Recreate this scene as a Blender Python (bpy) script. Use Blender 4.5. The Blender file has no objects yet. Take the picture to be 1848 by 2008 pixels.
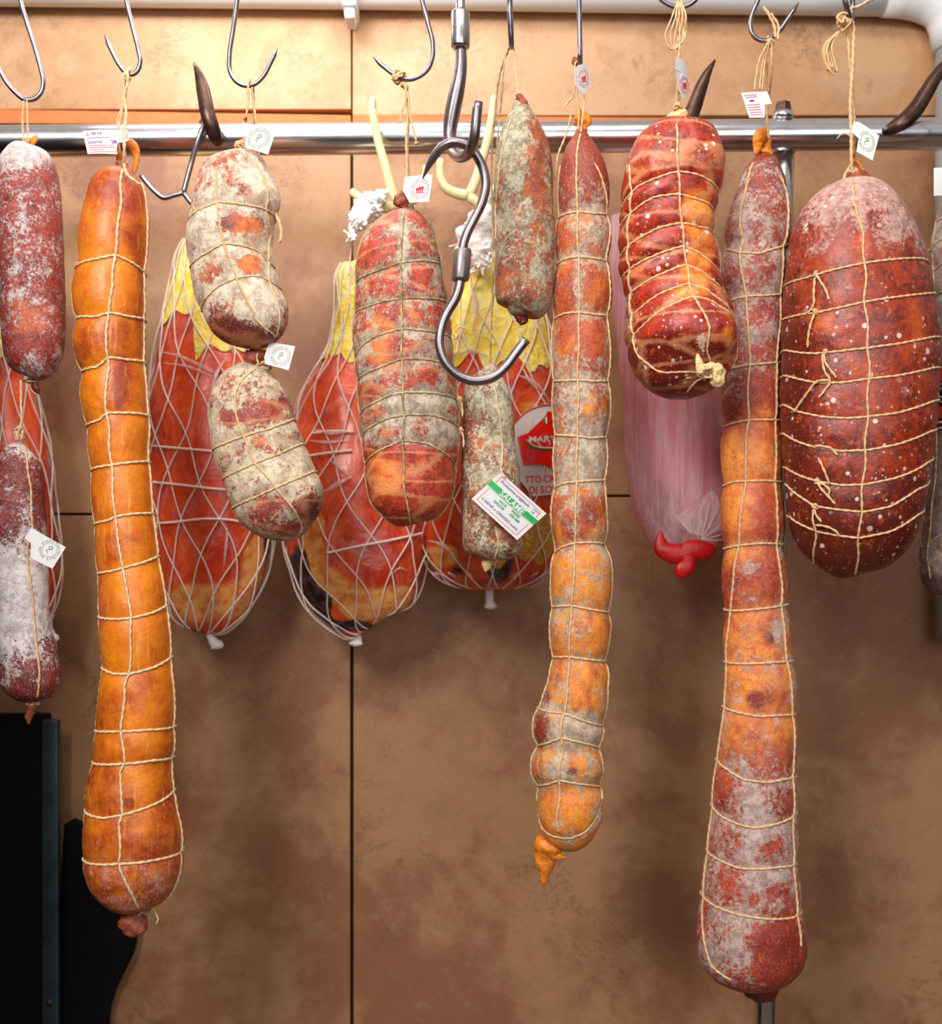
import bpy, math, random
import numpy as np
from mathutils import Vector

# ------------------------------------------------------------------ camera model
W, H = 1848, 2008
D, F, HY, Z0 = 1.2, 2182.0, 1080.0, 1.45     # camera distance, focal (px), horizon row, eye height
C = bpy.context.scene.collection
PI = math.pi

def P(x, y, Y=0.0):
    """world point seen at photo position x, y when it stands Y behind the sausage line"""
    k = (Y + D) / F
    return np.array([(x - 924.0) * k, Y, Z0 + (HY - y) * k])

def m(px, Y=0.0):
    return px * (Y + D) / F

def proj(p):
    p = np.asarray(p); k = F / (p[..., 1] + D)
    return p[..., 0] * k + 924.0, HY - (p[..., 2] - Z0) * k

# ------------------------------------------------------------------ objects
ORG = {}
def tag(o, label=None, cat=None, group=None, kind=None):
    if label: o['label'] = label
    if cat: o['category'] = cat
    if group: o['group'] = group
    if kind: o['kind'] = kind
    return o

def thing(name, label, cat, loc, group=None):
    o = bpy.data.objects.new(name, None); C.objects.link(o)
    o.location = [float(v) for v in loc]; o.empty_display_size = 0.02
    ORG[o] = np.array(loc, float)
    return tag(o, label, cat, group)

def mk(name, verts, faces, mat, parent=None, smooth=True, tone=None, origin=None):
    v = np.asarray(verts, float)
    if parent is not None: org = ORG[parent]
    else:
        org = np.array(origin, float) if origin is not None else np.array([(v[:, 0].min() + v[:, 0].max()) / 2, (v[:, 1].min() + v[:, 1].max()) / 2, v[:, 2].max()])
    me = bpy.data.meshes.new(name)
    me.from_pydata((v - org).tolist(), [], faces if isinstance(faces, list) else faces.tolist())
    if smooth: me.polygons.foreach_set('use_smooth', [True] * len(me.polygons))
    if tone is not None:
        a = me.color_attributes.new('tone', 'FLOAT_COLOR', 'POINT')
        a.data.foreach_set('color', np.asarray(tone, np.float32).ravel())
    for mt in (mat if isinstance(mat, (list, tuple)) else [mat]): me.materials.append(mt)
    me.update()
    o = bpy.data.objects.new(name, me); C.objects.link(o)
    if parent is not None: o.parent = parent
    else: o.location = org.tolist()
    ORG[o] = org
    return o

class MB:
    def __init__(s): s.v = []; s.f = []; s.n = 0
    def add(s, v, f):
        s.v.append(np.asarray(v, float)); s.f += [[i + s.n for i in q] for q in f]; s.n += len(v)
        return s
    def build(s, name, mat, parent=None, smooth=True, **k):
        return mk(name, np.concatenate(s.v), s.f, mat, parent, smooth, **k)
    def box(s, a, b, bev=0.0):
        (x0, y0, z0), (x1, y1, z1) = a, b
        if bev <= 0:
            v = [(x, y, z) for x in (x0, x1) for y in (y0, y1) for z in (z0, z1)]
            s.add(v, [[0, 1, 3, 2], [4, 6, 7, 5], [0, 4, 5, 1], [2, 3, 7, 6], [0, 2, 6, 4], [1, 5, 7, 3]])
        else:
            import bmesh
            bm = bmesh.new(); bmesh.ops.create_cube(bm, size=1.0)
            for q in bm.verts: q.co = Vector(((x0 + x1) / 2 + q.co.x * (x1 - x0), (y0 + y1) / 2 + q.co.y * (y1 - y0), (z0 + z1) / 2 + q.co.z * (z1 - z0)))
            bmesh.ops.bevel(bm, geom=bm.edges[:], offset=bev, segments=2, affect='EDGES', profile=0.6)
            bm.verts.index_update()
            s.add([tuple(q.co) for q in bm.verts], [[q.index for q in f.verts] for f in bm.faces]); bm.free()
        return s
    def tube(s, pts, rad, sides=10, twist=0.0, step=None, smooth=True, flat=None, cap=True):
        p, r = resample(pts, rad, step if step else None, smooth)
        n = len(p)
        T = np.gradient(p, axis=0); T /= np.maximum(np.linalg.norm(T, axis=1), 1e-12)[:, None]
        N = np.zeros_like(p); a = np.array([0.0, 1.0, 0.0])
        if abs(T[0] @ a) > 0.95: a = np.array([1.0, 0, 0])
        N[0] = a - T[0] * (a @ T[0]); N[0] /= np.linalg.norm(N[0])
        for i in range(1, n):
            q = N[i - 1] - T[i] * (N[i - 1] @ T[i]); N[i] = q / max(np.linalg.norm(q), 1e-9)
        B = np.cross(T, N)
        L = np.concatenate([[0], np.cumsum(np.linalg.norm(np.diff(p, axis=0), axis=1))])
        th = np.linspace(0, 2 * PI, sides, endpoint=False)
        rr = r[:, None] * np.ones(sides)[None]
        if twist: rr = rr * (1 + 0.26 * np.cos(2 * th[None] - (L * twist)[:, None]))
        cx, sx = np.cos(th)[None] * rr, np.sin(th)[None] * rr
        if flat: cx = cx * flat
        V = p[:, None] + cx[..., None] * N[:, None] + sx[..., None] * B[:, None]
        V = V.reshape(-1, 3)
        f = [[i * sides + j, i * sides + (j + 1) % sides, (i + 1) * sides + (j + 1) % sides, (i + 1) * sides + j] for i in range(n - 1) for j in range(sides)]
        if cap: f += [list(range(sides))[::-1], [(n - 1) * sides + j for j in range(sides)]]
        return s.add(V, f)

def hermite(t, Y, q):
    """smooth curve through the rows of Y at parameters t, sampled at q (no overshoot beyond neighbours by much)"""
    t = np.asarray(t, float); Y = np.asarray(Y, float)
    if Y.ndim == 1: return hermite(t, Y[:, None], q)[:, 0]
    d = np.diff(Y, axis=0) / np.diff(t)[:, None]
    mm = np.zeros_like(Y); mm[0] = d[0]; mm[-1] = d[-1]
    h = np.diff(t)
    if len(t) > 2: mm[1:-1] = (d[:-1] * h[1:, None] + d[1:] * h[:-1, None]) / (h[1:] + h[:-1])[:, None]
    i = np.clip(np.searchsorted(t, q, side='right') - 1, 0, len(t) - 2)
    u = ((q - t[i]) / h[i])[:, None]; hh = h[i][:, None]
    return (2 * u**3 - 3 * u**2 + 1) * Y[i] + (u**3 - 2 * u**2 + u) * hh * mm[i] + (-2 * u**3 + 3 * u**2) * Y[i + 1] + (u**3 - u**2) * hh * mm[i + 1]

def resample(pts, rad, step=None, smooth=True):
    p = np.asarray(pts, float)
    r = np.full(len(p), rad, float) if np.isscalar(rad) else np.asarray(rad, float)
    keep = [0] + [i for i in range(1, len(p)) if np.linalg.norm(p[i] - p[i - 1]) > 1e-7]
    p = p[keep]; r = r[keep]
    t = np.concatenate([[0], np.cumsum(np.linalg.norm(np.diff(p, axis=0), axis=1))])
    if step is None: step = max(r.max() * 0.9, t[-1] / 400)
    n = max(2, int(t[-1] / step) + 1)
    q = np.linspace(0, t[-1], n)
    if smooth and len(p) > 2: return hermite(t, p, q), np.interp(q, t, r)
    return np.stack([np.interp(q, t, p[:, k]) for k in range(3)], 1), np.interp(q, t, r)

def path(pts, Y=0.0):
    """photo positions (x, y[, Y]) to world points"""
    return [P(q[0], q[1], q[2] if len(q) > 2 else Y) for q in pts]

class Waves:
    """a smooth random field in space: a sum of plane waves"""
    def __init__(s, seed, freq, n=9):
        r = np.random.RandomState(seed)
        k = r.normal(size=(n, 3)); k /= np.linalg.norm(k, axis=1)[:, None]
        s.k = k * (freq * r.uniform(0.6, 1.5, n))[:, None] * 2 * PI; s.p = r.uniform(0, 2 * PI, n); s.n = n
    def __call__(s, X): return np.sin(X @ s.k.T + s.p).sum(-1) / math.sqrt(s.n)

class Body:
    """a hanging body swept along a centre line; (t, phi) are its surface coordinates, phi = 0 faces the room"""
    def __init__(s, cl, Y, kd=1.0, seed=1, lump=0.02, lumpf=18, nphi=112, step=3.0, Yv=None):
        cl = np.asarray(cl, float); k = (Y + D) / F
        Ys = np.full(len(cl), Y) if Yv is None else np.asarray(Yv, float)
        kk = (Ys + D) / F
        ctr = np.stack([(cl[:, 0] - 924) * kk, Ys, Z0 + (HY - cl[:, 1]) * kk], 1); R = cl[:, 2] * kk
        A = np.column_stack([ctr, R])
        t = np.concatenate([[0], np.cumsum(np.linalg.norm(np.diff(A, axis=0), axis=1))])
        s.T = t[-1]; n = max(12, int(s.T / (step * k)))
        s.tq = np.linspace(0, s.T, n); A = hermite(t, A, s.tq)
        s.c = A[:, :3]; s.r = np.clip(A[:, 3], 0.0, None)
        g = np.column_stack([s.c[:, 0], s.c[:, 2]]); w = max(2, int(n * 0.03))
        g = np.gradient(g, axis=0)
        pad = np.pad(g, ((w, w), (0, 0)), mode='edge'); ker = np.hanning(2 * w + 3)[1:-1]; ker /= ker.sum()
        g = np.stack([np.convolve(pad[:, j], ker, 'valid') for j in (0, 1)], 1)
        g /= np.maximum(np.linalg.norm(g, axis=1), 1e-12)[:, None]
        s.Nx, s.Nz = -g[:, 1], g[:, 0]               # to the right of the photo when the body runs down
        s.kd = kd; s.Y = Y; s.nphi = nphi; s.n = n; s.k = k; s.cl_t = t
        s.w1 = Waves(seed, lumpf); s.w2 = Waves(seed + 50, lumpf * 3.2); s.lump = lump; s.bumps = []; s.cw = 8
        s.rings = []; s.longs = []; s._grid()
    def base(s, t, phi):
        t = np.clip(t, 0, s.T)
        c = np.stack([np.interp(t, s.tq, s.c[:, j]) for j in range(3)], -1)
        r = np.interp(t, s.tq, s.r); nx = np.interp(t, s.tq, s.Nx); nz = np.interp(t, s.tq, s.Nz)
        dirv = np.stack([nx * np.sin(phi), -s.kd * np.cos(phi), nz * np.sin(phi)], -1)
        p = c + r[..., None] * dirv
        f = 1 + s.lump * s.w1(p) + s.lump * 0.3 * s.w2(p)
        return c, r, dirv, f
    def _grid(s):
        ph = np.linspace(-PI / 2, PI / 2, 91); tt, pp = np.meshgrid(s.tq, ph, indexing='ij')
        c, r, d, f = s.base(tt, pp); x, y = proj(c + (r * f)[..., None] * d)
        s.gx, s.gy, s.gt, s.gp = x.ravel(), y.ravel(), tt.ravel(), pp.ravel()
    def inv(s, x, y, newton=0):
        i = int(np.argmin((s.gx - x) ** 2 + (s.gy - y) ** 2)); t, p = s.gt[i], s.gp[i]
        for _ in range(newton):
            e = 1e-4; f0 = np.array(proj(s.surf0(t, p)[None])).ravel()
            a = (np.array(proj(s.surf0(t + e, p)[None])).ravel() - f0) / e
            b = (np.array(proj(s.surf0(t, p + 1e-3)[None])).ravel() - f0) / 1e-3
            det = a[0] * b[1] - a[1] * b[0]
            if abs(det) < 1e-3: break
            rx, ry = x - f0[0], y - f0[1]
            dt, dp = (rx * b[1] - ry * b[0]) / det, (a[0] * ry - a[1] * rx) / det
            if abs(dt) > 0.02 or abs(dp) > 0.4: break
            t = min(max(t + dt, 0), s.T); p = min(max(p + dp, -PI / 2), PI / 2)
        return t, p
    def surf0(s, t, p):
        c, r, d, f = s.base(np.asarray(t, float), np.asarray(p, float)); return c + (r * f)[..., None] * d
    # twines ---------------------------------------------------------
    def ring(s, pts, depth=0.045, w=13, rad=2.6):
        k = [s.inv(*q) for q in pts]
        k.sort(key=lambda q: q[1]); ph = [q[1] for q in k]; tt = [q[0] for q in k]
        k2 = {}
        for a, b in zip(ph, tt): k2[round(a, 3)] = b
        ph = sorted(k2); tt = [k2[a] for a in ph]
        if ph[0] > -1.4: e = tt[0] - (tt[1] - tt[0]) / (ph[1] - ph[0] + 1e-6) * (ph[0] + 1.45) * 0.5; ph.insert(0, -1.45); tt.insert(0, e)
        if ph[-1] < 1.4: e = tt[-1] + (tt[-1] - tt[-2]) / (ph[-1] - ph[-2] + 1e-6) * (1.45 - ph[-1]) * 0.5; ph.append(1.45); tt.append(e)
        s.rings.append((np.array(ph), np.array(tt), depth, w * s.k, rad)); return s
    def ring_t(s, R, phi):
        ph, tt = R[0], R[1]
        a = np.mod(phi + PI, 2 * PI) - PI
        X = np.concatenate([[ph[-1] - 2 * PI], ph, [ph[0] + 2 * PI]]); Yv = np.concatenate([[tt[-1]], tt, [tt[0]]])
        return np.interp(a, X, Yv)
    def long(s, pts=None, phi=None, t0=None, t1=None, depth=0.03, w=9, rad=2.6):
        if pts is not None:
            k = sorted(s.inv(*q) for q in pts); tt = [q[0] for q in k]; pp = [q[1] for q in k]
        else:
            tt = [0 if t0 is None else t0 * s.T, s.T if t1 is None else t1 * s.T]; pp = [phi, phi]
        s.longs.append((np.array(tt), np.array(pp), depth, w * s.k, rad)); return s
    def bump(s, x, y, rad, amt):
        t, p = s.inv(x, y); s.bumps.append((s.surf0(t, p), rad * s.k, amt * s.k)); return s
    def surf(s, t, phi, off=0.0, full=False):
        t = np.asarray(t, float); phi = np.asarray(phi, float)
        c, r, d, f = s.base(t, phi); R = r * f
        cr = np.zeros_like(R); dz = np.zeros_like(R)
        fade = np.clip(np.minimum(t, s.T - t) / (10 * s.k), 0, 1)
        for Rg in s.rings:
            dist = np.abs(t - s.ring_t(Rg, phi))
            e = np.exp(-dist / Rg[3]); dz = np.maximum(dz, Rg[2] * r * e); cr = np.maximum(cr, np.exp(-dist / (s.cw * s.k)))
        for L in s.longs:
            a = np.interp(t, L[0], L[1]); dp = np.abs(np.mod(phi - a + PI, 2 * PI) - PI) * r
            out = np.maximum(L[0][0] - t, 0) + np.maximum(t - L[0][-1], 0)
            e = np.exp(-(dp + out) / L[3]); dz = np.maximum(dz, L[2] * r * e); cr = np.maximum(cr, 0.8 * np.exp(-(dp + out) / (s.cw * 0.8 * s.k)))
        p = c + (np.maximum(R - dz * fade, 0) + off)[..., None] * d
        for b, br, ba in s.bumps:
            g = ba * np.exp(-((p - b) ** 2).sum(-1) / (br * br)); p = p + g[..., None] * d
        return (p, cr) if full else p
    def mesh(s):
        ph = np.linspace(-PI, PI, s.nphi, endpoint=False); tt, pp = np.meshgrid(s.tq, ph, indexing='ij')
        p, cr = s.surf(tt, pp, full=True); return p, cr, tt, pp
    def tone(s, p, cr, fat, bloom, dark=0.0, tk=None, patches=(), crease=0.6):
        n = p.shape[:2]; R = np.full(n, float(fat)); G = np.full(n, float(bloom)); A = np.full(n, float(dark))
        x, y = proj(p)
        if tk:
            mxl = max(len(q) for q in tk); ks = np.array([tuple(q) + (0.0,) * (mxl - len(q)) for q in tk], float); R += np.interp(y, ks[:, 0], ks[:, 1]); G += np.interp(y, ks[:, 0], ks[:, 2])
            if ks.shape[1] > 3: A += np.interp(y, ks[:, 0], ks[:, 3])
        for q in patches:
            px, py, rx, ry, ch, amt = q
            g = np.exp(-(((x - px) / rx) ** 2 + ((y - py) / ry) ** 2)) * amt
            for cch in ch:
                if cch == 'f': R += g
                elif cch == 'b': G += g
                else: A += g
        return np.stack([R, G, np.clip(cr * crease, 0, 1), A], -1)
    def build(s, name, mat, parent, **tk):
        p, cr, tt, pp = s.mesh(); n, k = p.shape[:2]
        tone = s.tone(p, cr, **tk)
        i = np.arange(n - 1)[:, None] * k; j = np.arange(k)[None]; j2 = (j + 1) % k
        f = np.stack([i + j, i + k + j, i + k + j2, i + j2], -1).reshape(-1, 4).tolist()
        f.append(list(range(k))); f.append([(n - 1) * k + q for q in range(k)][::-1])
        return mk(name, p.reshape(-1, 3), f, mat, parent, tone=tone.reshape(-1, 4))
    def twines(s, mat, parent, ring_name='twine_loop', long_name='twine_line', fuzz=True):
        rnd = random.Random(int(s.T * 1e5))
        for Rg in s.rings:
            ph = np.linspace(-PI, PI, 150); t = s.ring_t(Rg, ph)
            kk = np.array([1, 2, 3, 2, 1.]) / 9; t2 = np.convolve(np.pad(t[:-1], 2, mode='wrap'), kk, 'valid'); t = np.append(t2, t2[0])
            rd = Rg[4] * s.k
            pts = s.surf(t, ph, off=rd * 0.65)
            MB().tube(pts, rd, 8, twist=700, step=rd * 1.1).build(ring_name, mat, parent)
        for L in s.longs:
            t = np.arange(L[0][0], L[0][-1], 5 * s.k); rd = L[4] * s.k
            t = t + 0; a = np.interp(t, L[0], L[1]) + 0.012 * np.sin(t * 130)
            if len(t) < 3: continue
            MB().tube(s.surf(t, a, off=rd * 0.7), rd, 8, twist=700, step=rd * 1.1).build(long_name, mat, parent)
    def shell(s, t0, t1, off, nphi=96, p0=-PI, p1=PI, wr=0.0, wf=40, seed=5, step=4, edge=0.0):
        """a second skin over the body: film, paper"""
        closed = abs((p1 - p0) - 2 * PI) < 1e-6
        t = np.arange(t0 * s.T, t1 * s.T, step * s.k); ph = np.linspace(p0, p1, nphi, endpoint=not closed)
        tt, pp = np.meshgrid(t, ph, indexing='ij')
        if edge:
            w = Waves(seed + 9, 30); base = s.surf(tt, pp); u = (tt - t[0]) / (t[-1] - t[0])
            tt = tt + edge * s.k * w(base) * (u > 0.5) * (u - 0.5) * 2
        p = s.surf(tt, pp, off=off * s.k)
        if wr:
            w = Waves(seed, wf); a = np.abs(w(p * np.array([1, 1, 0.55])));
            c = s.base(tt, pp)[2]; p = p + (wr * s.k * (1 - np.minimum(a * 1.6, 1.2)))[..., None] * c
        n, k = p.shape[:2]; kk = k if closed else k - 1
        f = [[i * k + j, (i + 1) * k + j, (i + 1) * k + (j + 1) % k, i * k + (j + 1) % k] for i in range(n - 1) for j in range(kk)]
        return p.reshape(-1, 3), f
    def onto(s, x, y, off=1.0):
        t, p = s.inv(x, y, 4); return s.surf(np.array(t), np.array(p), off=off * s.k)

def rows(rr):
    return [((a + b) / 2, y, (b - a) / 2) for y, a, b in rr]

# ------------------------------------------------------------------ lettering and cards
_tc = {}
def glyphs(txt, bold=0.0, shear=0.0, sp=1.0, res=3):
    key = (txt, bold, shear, sp)
    if key in _tc: return _tc[key]
    cu = bpy.data.curves.new('lettering', 'FONT'); cu.body = txt; cu.size = 1; cu.offset = bold; cu.shear = shear
    cu.space_character = sp; cu.resolution_u = res; cu.align_x = 'CENTER'; cu.align_y = 'CENTER'
    o = bpy.data.objects.new('lettering', cu); C.objects.link(o)
    dg = bpy.context.evaluated_depsgraph_get(); me = o.evaluated_get(dg).to_mesh()
    v = np.array([tuple(q.co)[:2] for q in me.vertices]); f = [list(p.vertices) for p in me.polygons]
    o.evaluated_get(dg).to_mesh_clear(); bpy.data.objects.remove(o); bpy.data.curves.remove(cu)
    _tc[key] = (v, f); return v, f

class Card:
    """a thin card: u runs A->B, v runs A->Cc, all three photo positions with their depth"""
    def __init__(s, A, B, Cc):
        s.A, s.B, s.C = [P(*q) for q in (A, B, Cc)]
        s.u, s.v = s.B - s.A, s.C - s.A; n = np.cross(s.u, s.v); n /= np.linalg.norm(n)
        s.nrm = -n if n[1] > 0 else n
    def at(s, u, v, h=0.0):
        bend = 0.03 * math.sin(PI * min(max(u, 0), 1)) * np.linalg.norm(s.u)
        return s.A + s.u * u + s.v * v + s.nrm * (h + bend)
    def body(s, name, poly, mat, parent, th=0.0004):
        n = 12; mb = MB(); pts = []
        for i in range(len(poly)):
            a, b = poly[i], poly[(i + 1) % len(poly)]
            for q in range(n): pts.append((a[0] + (b[0] - a[0]) * q / n, a[1] + (b[1] - a[1]) * q / n))
        cu, cv = 0.5 * (max(p[0] for p in pts) + min(p[0] for p in pts)), np.mean([p[1] for p in pts])
        k = len(pts)
        v = [s.at(u, w, h) for h in (0, -th) for u, w in pts]
        import bmesh
        bm = bmesh.new(); vs = [bm.verts.new(q) for q in v]
        for i in range(k): bm.faces.new((vs[i], vs[(i + 1) % k], vs[k + (i + 1) % k], vs[k + i]))
        f1 = bm.faces.new(vs[:k]); f2 = bm.faces.new(vs[k:][::-1])
        bmesh.ops.triangulate(bm, faces=[f1, f2]); bmesh.ops.recalc_face_normals(bm, faces=bm.faces[:]); bm.verts.index_update()
        vv = np.array([tuple(q.co) for q in bm.verts]); ff = [[q.index for q in f.verts] for f in bm.faces]; bm.free()
        return mk(name, vv, ff, mat, parent, smooth=False)
    def text(s, txt, u, v, hgt, width=None, h=0.00025, **k):
        """hgt: cap height as a fraction of the card's v side"""
        g, f = glyphs(txt, **k); Lu, Lv = np.linalg.norm(s.u), np.linalg.norm(s.v)
        sv = hgt / 0.7; su = sv * Lv / Lu
        if width: su = width / (g[:, 0].max() - g[:, 0].min())
        gx = g[:, 0] - (g[:, 0].max() + g[:, 0].min()) / 2; gy = g[:, 1] - (g[:, 1].max() + g[:, 1].min()) / 2
        return np.array([s.at(u + a * su, v - b * sv, h) for a, b in zip(gx, gy)]), f
    def strip(s, pts, wd, h=0.0002):
        """a printed line through (u, v) points, wd a fraction of the v side"""
        mb = MB(); Lu, Lv = np.linalg.norm(s.u), np.linalg.norm(s.v)
        for a, b in zip(pts[:-1], pts[1:]):
            d = np.array([(b[0] - a[0]) * Lu, (b[1] - a[1]) * Lv]); L = np.linalg.norm(d)
            if L < 1e-9: continue
            nn = np.array([-d[1], d[0]]) / L * wd * Lv / 2; k = max(1, int(L / (0.1 * Lu)))
            V = []; 
            for q in range(k + 1):
                w = q / k; u0, v0 = a[0] + (b[0] - a[0]) * w, a[1] + (b[1] - a[1]) * w
                V += [s.at(u0 + nn[0] / Lu, v0 + nn[1] / Lv, h), s.at(u0 - nn[0] / Lu, v0 - nn[1] / Lv, h)]
            mb.add(V, [[2 * q, 2 * q + 1, 2 * q + 3, 2 * q + 2] for q in range(k)])
        return np.concatenate(mb.v), mb.f

def emblem(card, cu, cv, r, mat, parent, name='printed_emblem', style=0):
    """the round stamp: a broken ring of tiny print round a small figure"""
    mb = MB(); Lu, Lv = np.linalg.norm(card.u), np.linalg.norm(card.v); q = Lv / Lu; rnd = random.Random(int(cu * 1e4 + cv * 777))
    pt = lambda a, rr: (cu + math.cos(a) * rr * q, cv + math.sin(a) * rr)
    for i in range(30):
        a = i / 30 * 2 * PI
        if i % 8 == 7: continue
        mb.add(*card.strip([pt(a, r * 0.80), pt(a + rnd.uniform(-.06, .06), r)], 0.022))
    ring = [pt(a, r * 0.70) for a in np.linspace(0, 2 * PI, 37)]
    mb.add(*card.strip(ring, 0.012))
    s = mb.build(name, mat[0], parent, smooth=False)
    mb = MB()
    if style == 0:
        c = [(cu + (math.sin(t * 2) * 0.2 * r) * q, cv - 0.42 * r + t / 3.2 * 0.8 * r) for t in np.linspace(0, 3.2, 16)]
        mb.add(*card.strip(c, 0.022)); c = [pt(a, r * 0.14) for a in np.linspace(0, 5, 12)]; mb.add(*card.strip([(x, y - 0.2 * r) for x, y in c], 0.02))
    else:
        for i in range(4): mb.add(*card.strip([(cu + (-.35 + i * .2) * r * q, cv + 0.25 * r), (cu + (-.25 + i * .2) * r * q, cv - (.1 + .1 * (i % 2)) * r)], 0.05))
        mb.add(*card.strip([(cu - .42 * r * q, cv + .02 * r), (cu + .4 * r * q, cv - .12 * r)], 0.09)); mb.add(*card.strip([(cu - .45 * r * q, cv + .35 * r), (cu + .45 * r * q, cv + .33 * r)], 0.03))
    mb.build('printed_figure', mat[1], parent, smooth=False)
# ------------------------------------------------------------------ materials
def srgb(r, g, b):
    f = lambda c: (c / 255 / 12.92) if c / 255 <= 0.04045 else ((c / 255 + 0.055) / 1.055) ** 2.4
    return (f(r), f(g), f(b), 1.0)

class NT:
    def __init__(s, name):
        s.m = bpy.data.materials.new(name); s.m.use_nodes = True; s.t = s.m.node_tree; s.t.nodes.clear()
        s.out = s.n('ShaderNodeOutputMaterial')
    def n(s, ty, **k):
        q = s.t.nodes.new(ty)
        for a, b in k.items(): setattr(q, a, b)
        return q
    def set(s, sock, v):
        if isinstance(v, bpy.types.NodeSocket): s.t.links.new(v, sock)
        elif v is not None: sock.default_value = v
    def math(s, op, a, b=None, c=None, clamp=False):
        q = s.n('ShaderNodeMath', operation=op, use_clamp=clamp)
        for i, v in enumerate((a, b, c)): 
            if v is not None: s.set(q.inputs[i], v)
        return q.outputs[0]
    def step(s, v, lo, hi):
        q = s.n('ShaderNodeMapRange', interpolation_type='SMOOTHSTEP')
        s.set(q.inputs['Value'], v); q.inputs['From Min'].default_value = lo; q.inputs['From Max'].default_value = hi
        return q.outputs['Result']
    def mix(s, f, a, b, mode='MIX'):
        q = s.n('ShaderNodeMix', data_type='RGBA', blend_type=mode)
        s.set(q.inputs[0], f); s.set(q.inputs[6], a); s.set(q.inputs[7], b); return q.outputs[2]
    def coord(s, seed=0, scale=(1, 1, 1)):
        tc = s.n('ShaderNodeTexCoord'); mp = s.n('ShaderNodeMapping')
        s.t.links.new(tc.outputs['Object'], mp.inputs[0]); mp.inputs['Location'].default_value = (seed * 1.37, seed * 0.73, seed * 2.11); mp.inputs['Scale'].default_value = scale
        return mp.outputs[0]
    def noise(s, v, sc, det=4, rough=0.55, dist=0.0):
        q = s.n('ShaderNodeTexNoise'); s.set(q.inputs['Vector'], v); q.inputs['Scale'].default_value = sc
        q.inputs['Detail'].default_value = det; q.inputs['Roughness'].default_value = rough; q.inputs['Distortion'].default_value = dist
        return q.outputs['Fac']
    def voro(s, v, sc, feature='F1', rnd=1.0):
        q = s.n('ShaderNodeTexVoronoi', feature=feature); s.set(q.inputs['Vector'], v); q.inputs['Scale'].default_value = sc; q.inputs['Randomness'].default_value = rnd
        return q
    def bump(s, h, st=0.5, dist=0.001, nrm=None):
        q = s.n('ShaderNodeBump'); s.set(q.inputs['Height'], h); q.inputs['Strength'].default_value = st; q.inputs['Distance'].default_value = dist
        if nrm: s.t.links.new(nrm, q.inputs['Normal'])
        return q.outputs[0]
    def bsdf(s, col, rough=0.5, metal=0.0, nrm=None, spec=0.5, **k):
        q = s.n('ShaderNodeBsdfPrincipled'); s.set(q.inputs['Base Color'], col); s.set(q.inputs['Roughness'], rough); s.set(q.inputs['Metallic'], metal)
        s.set(q.inputs['Specular IOR Level'], spec)
        if nrm: s.t.links.new(nrm, q.inputs['Normal'])
        for a, b in k.items(): s.set(q.inputs[a.replace('_', ' ')], b)
        return q.outputs[0]
    def fin(s, sh): s.t.links.new(sh, s.out.inputs[0]); return s.m

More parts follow.
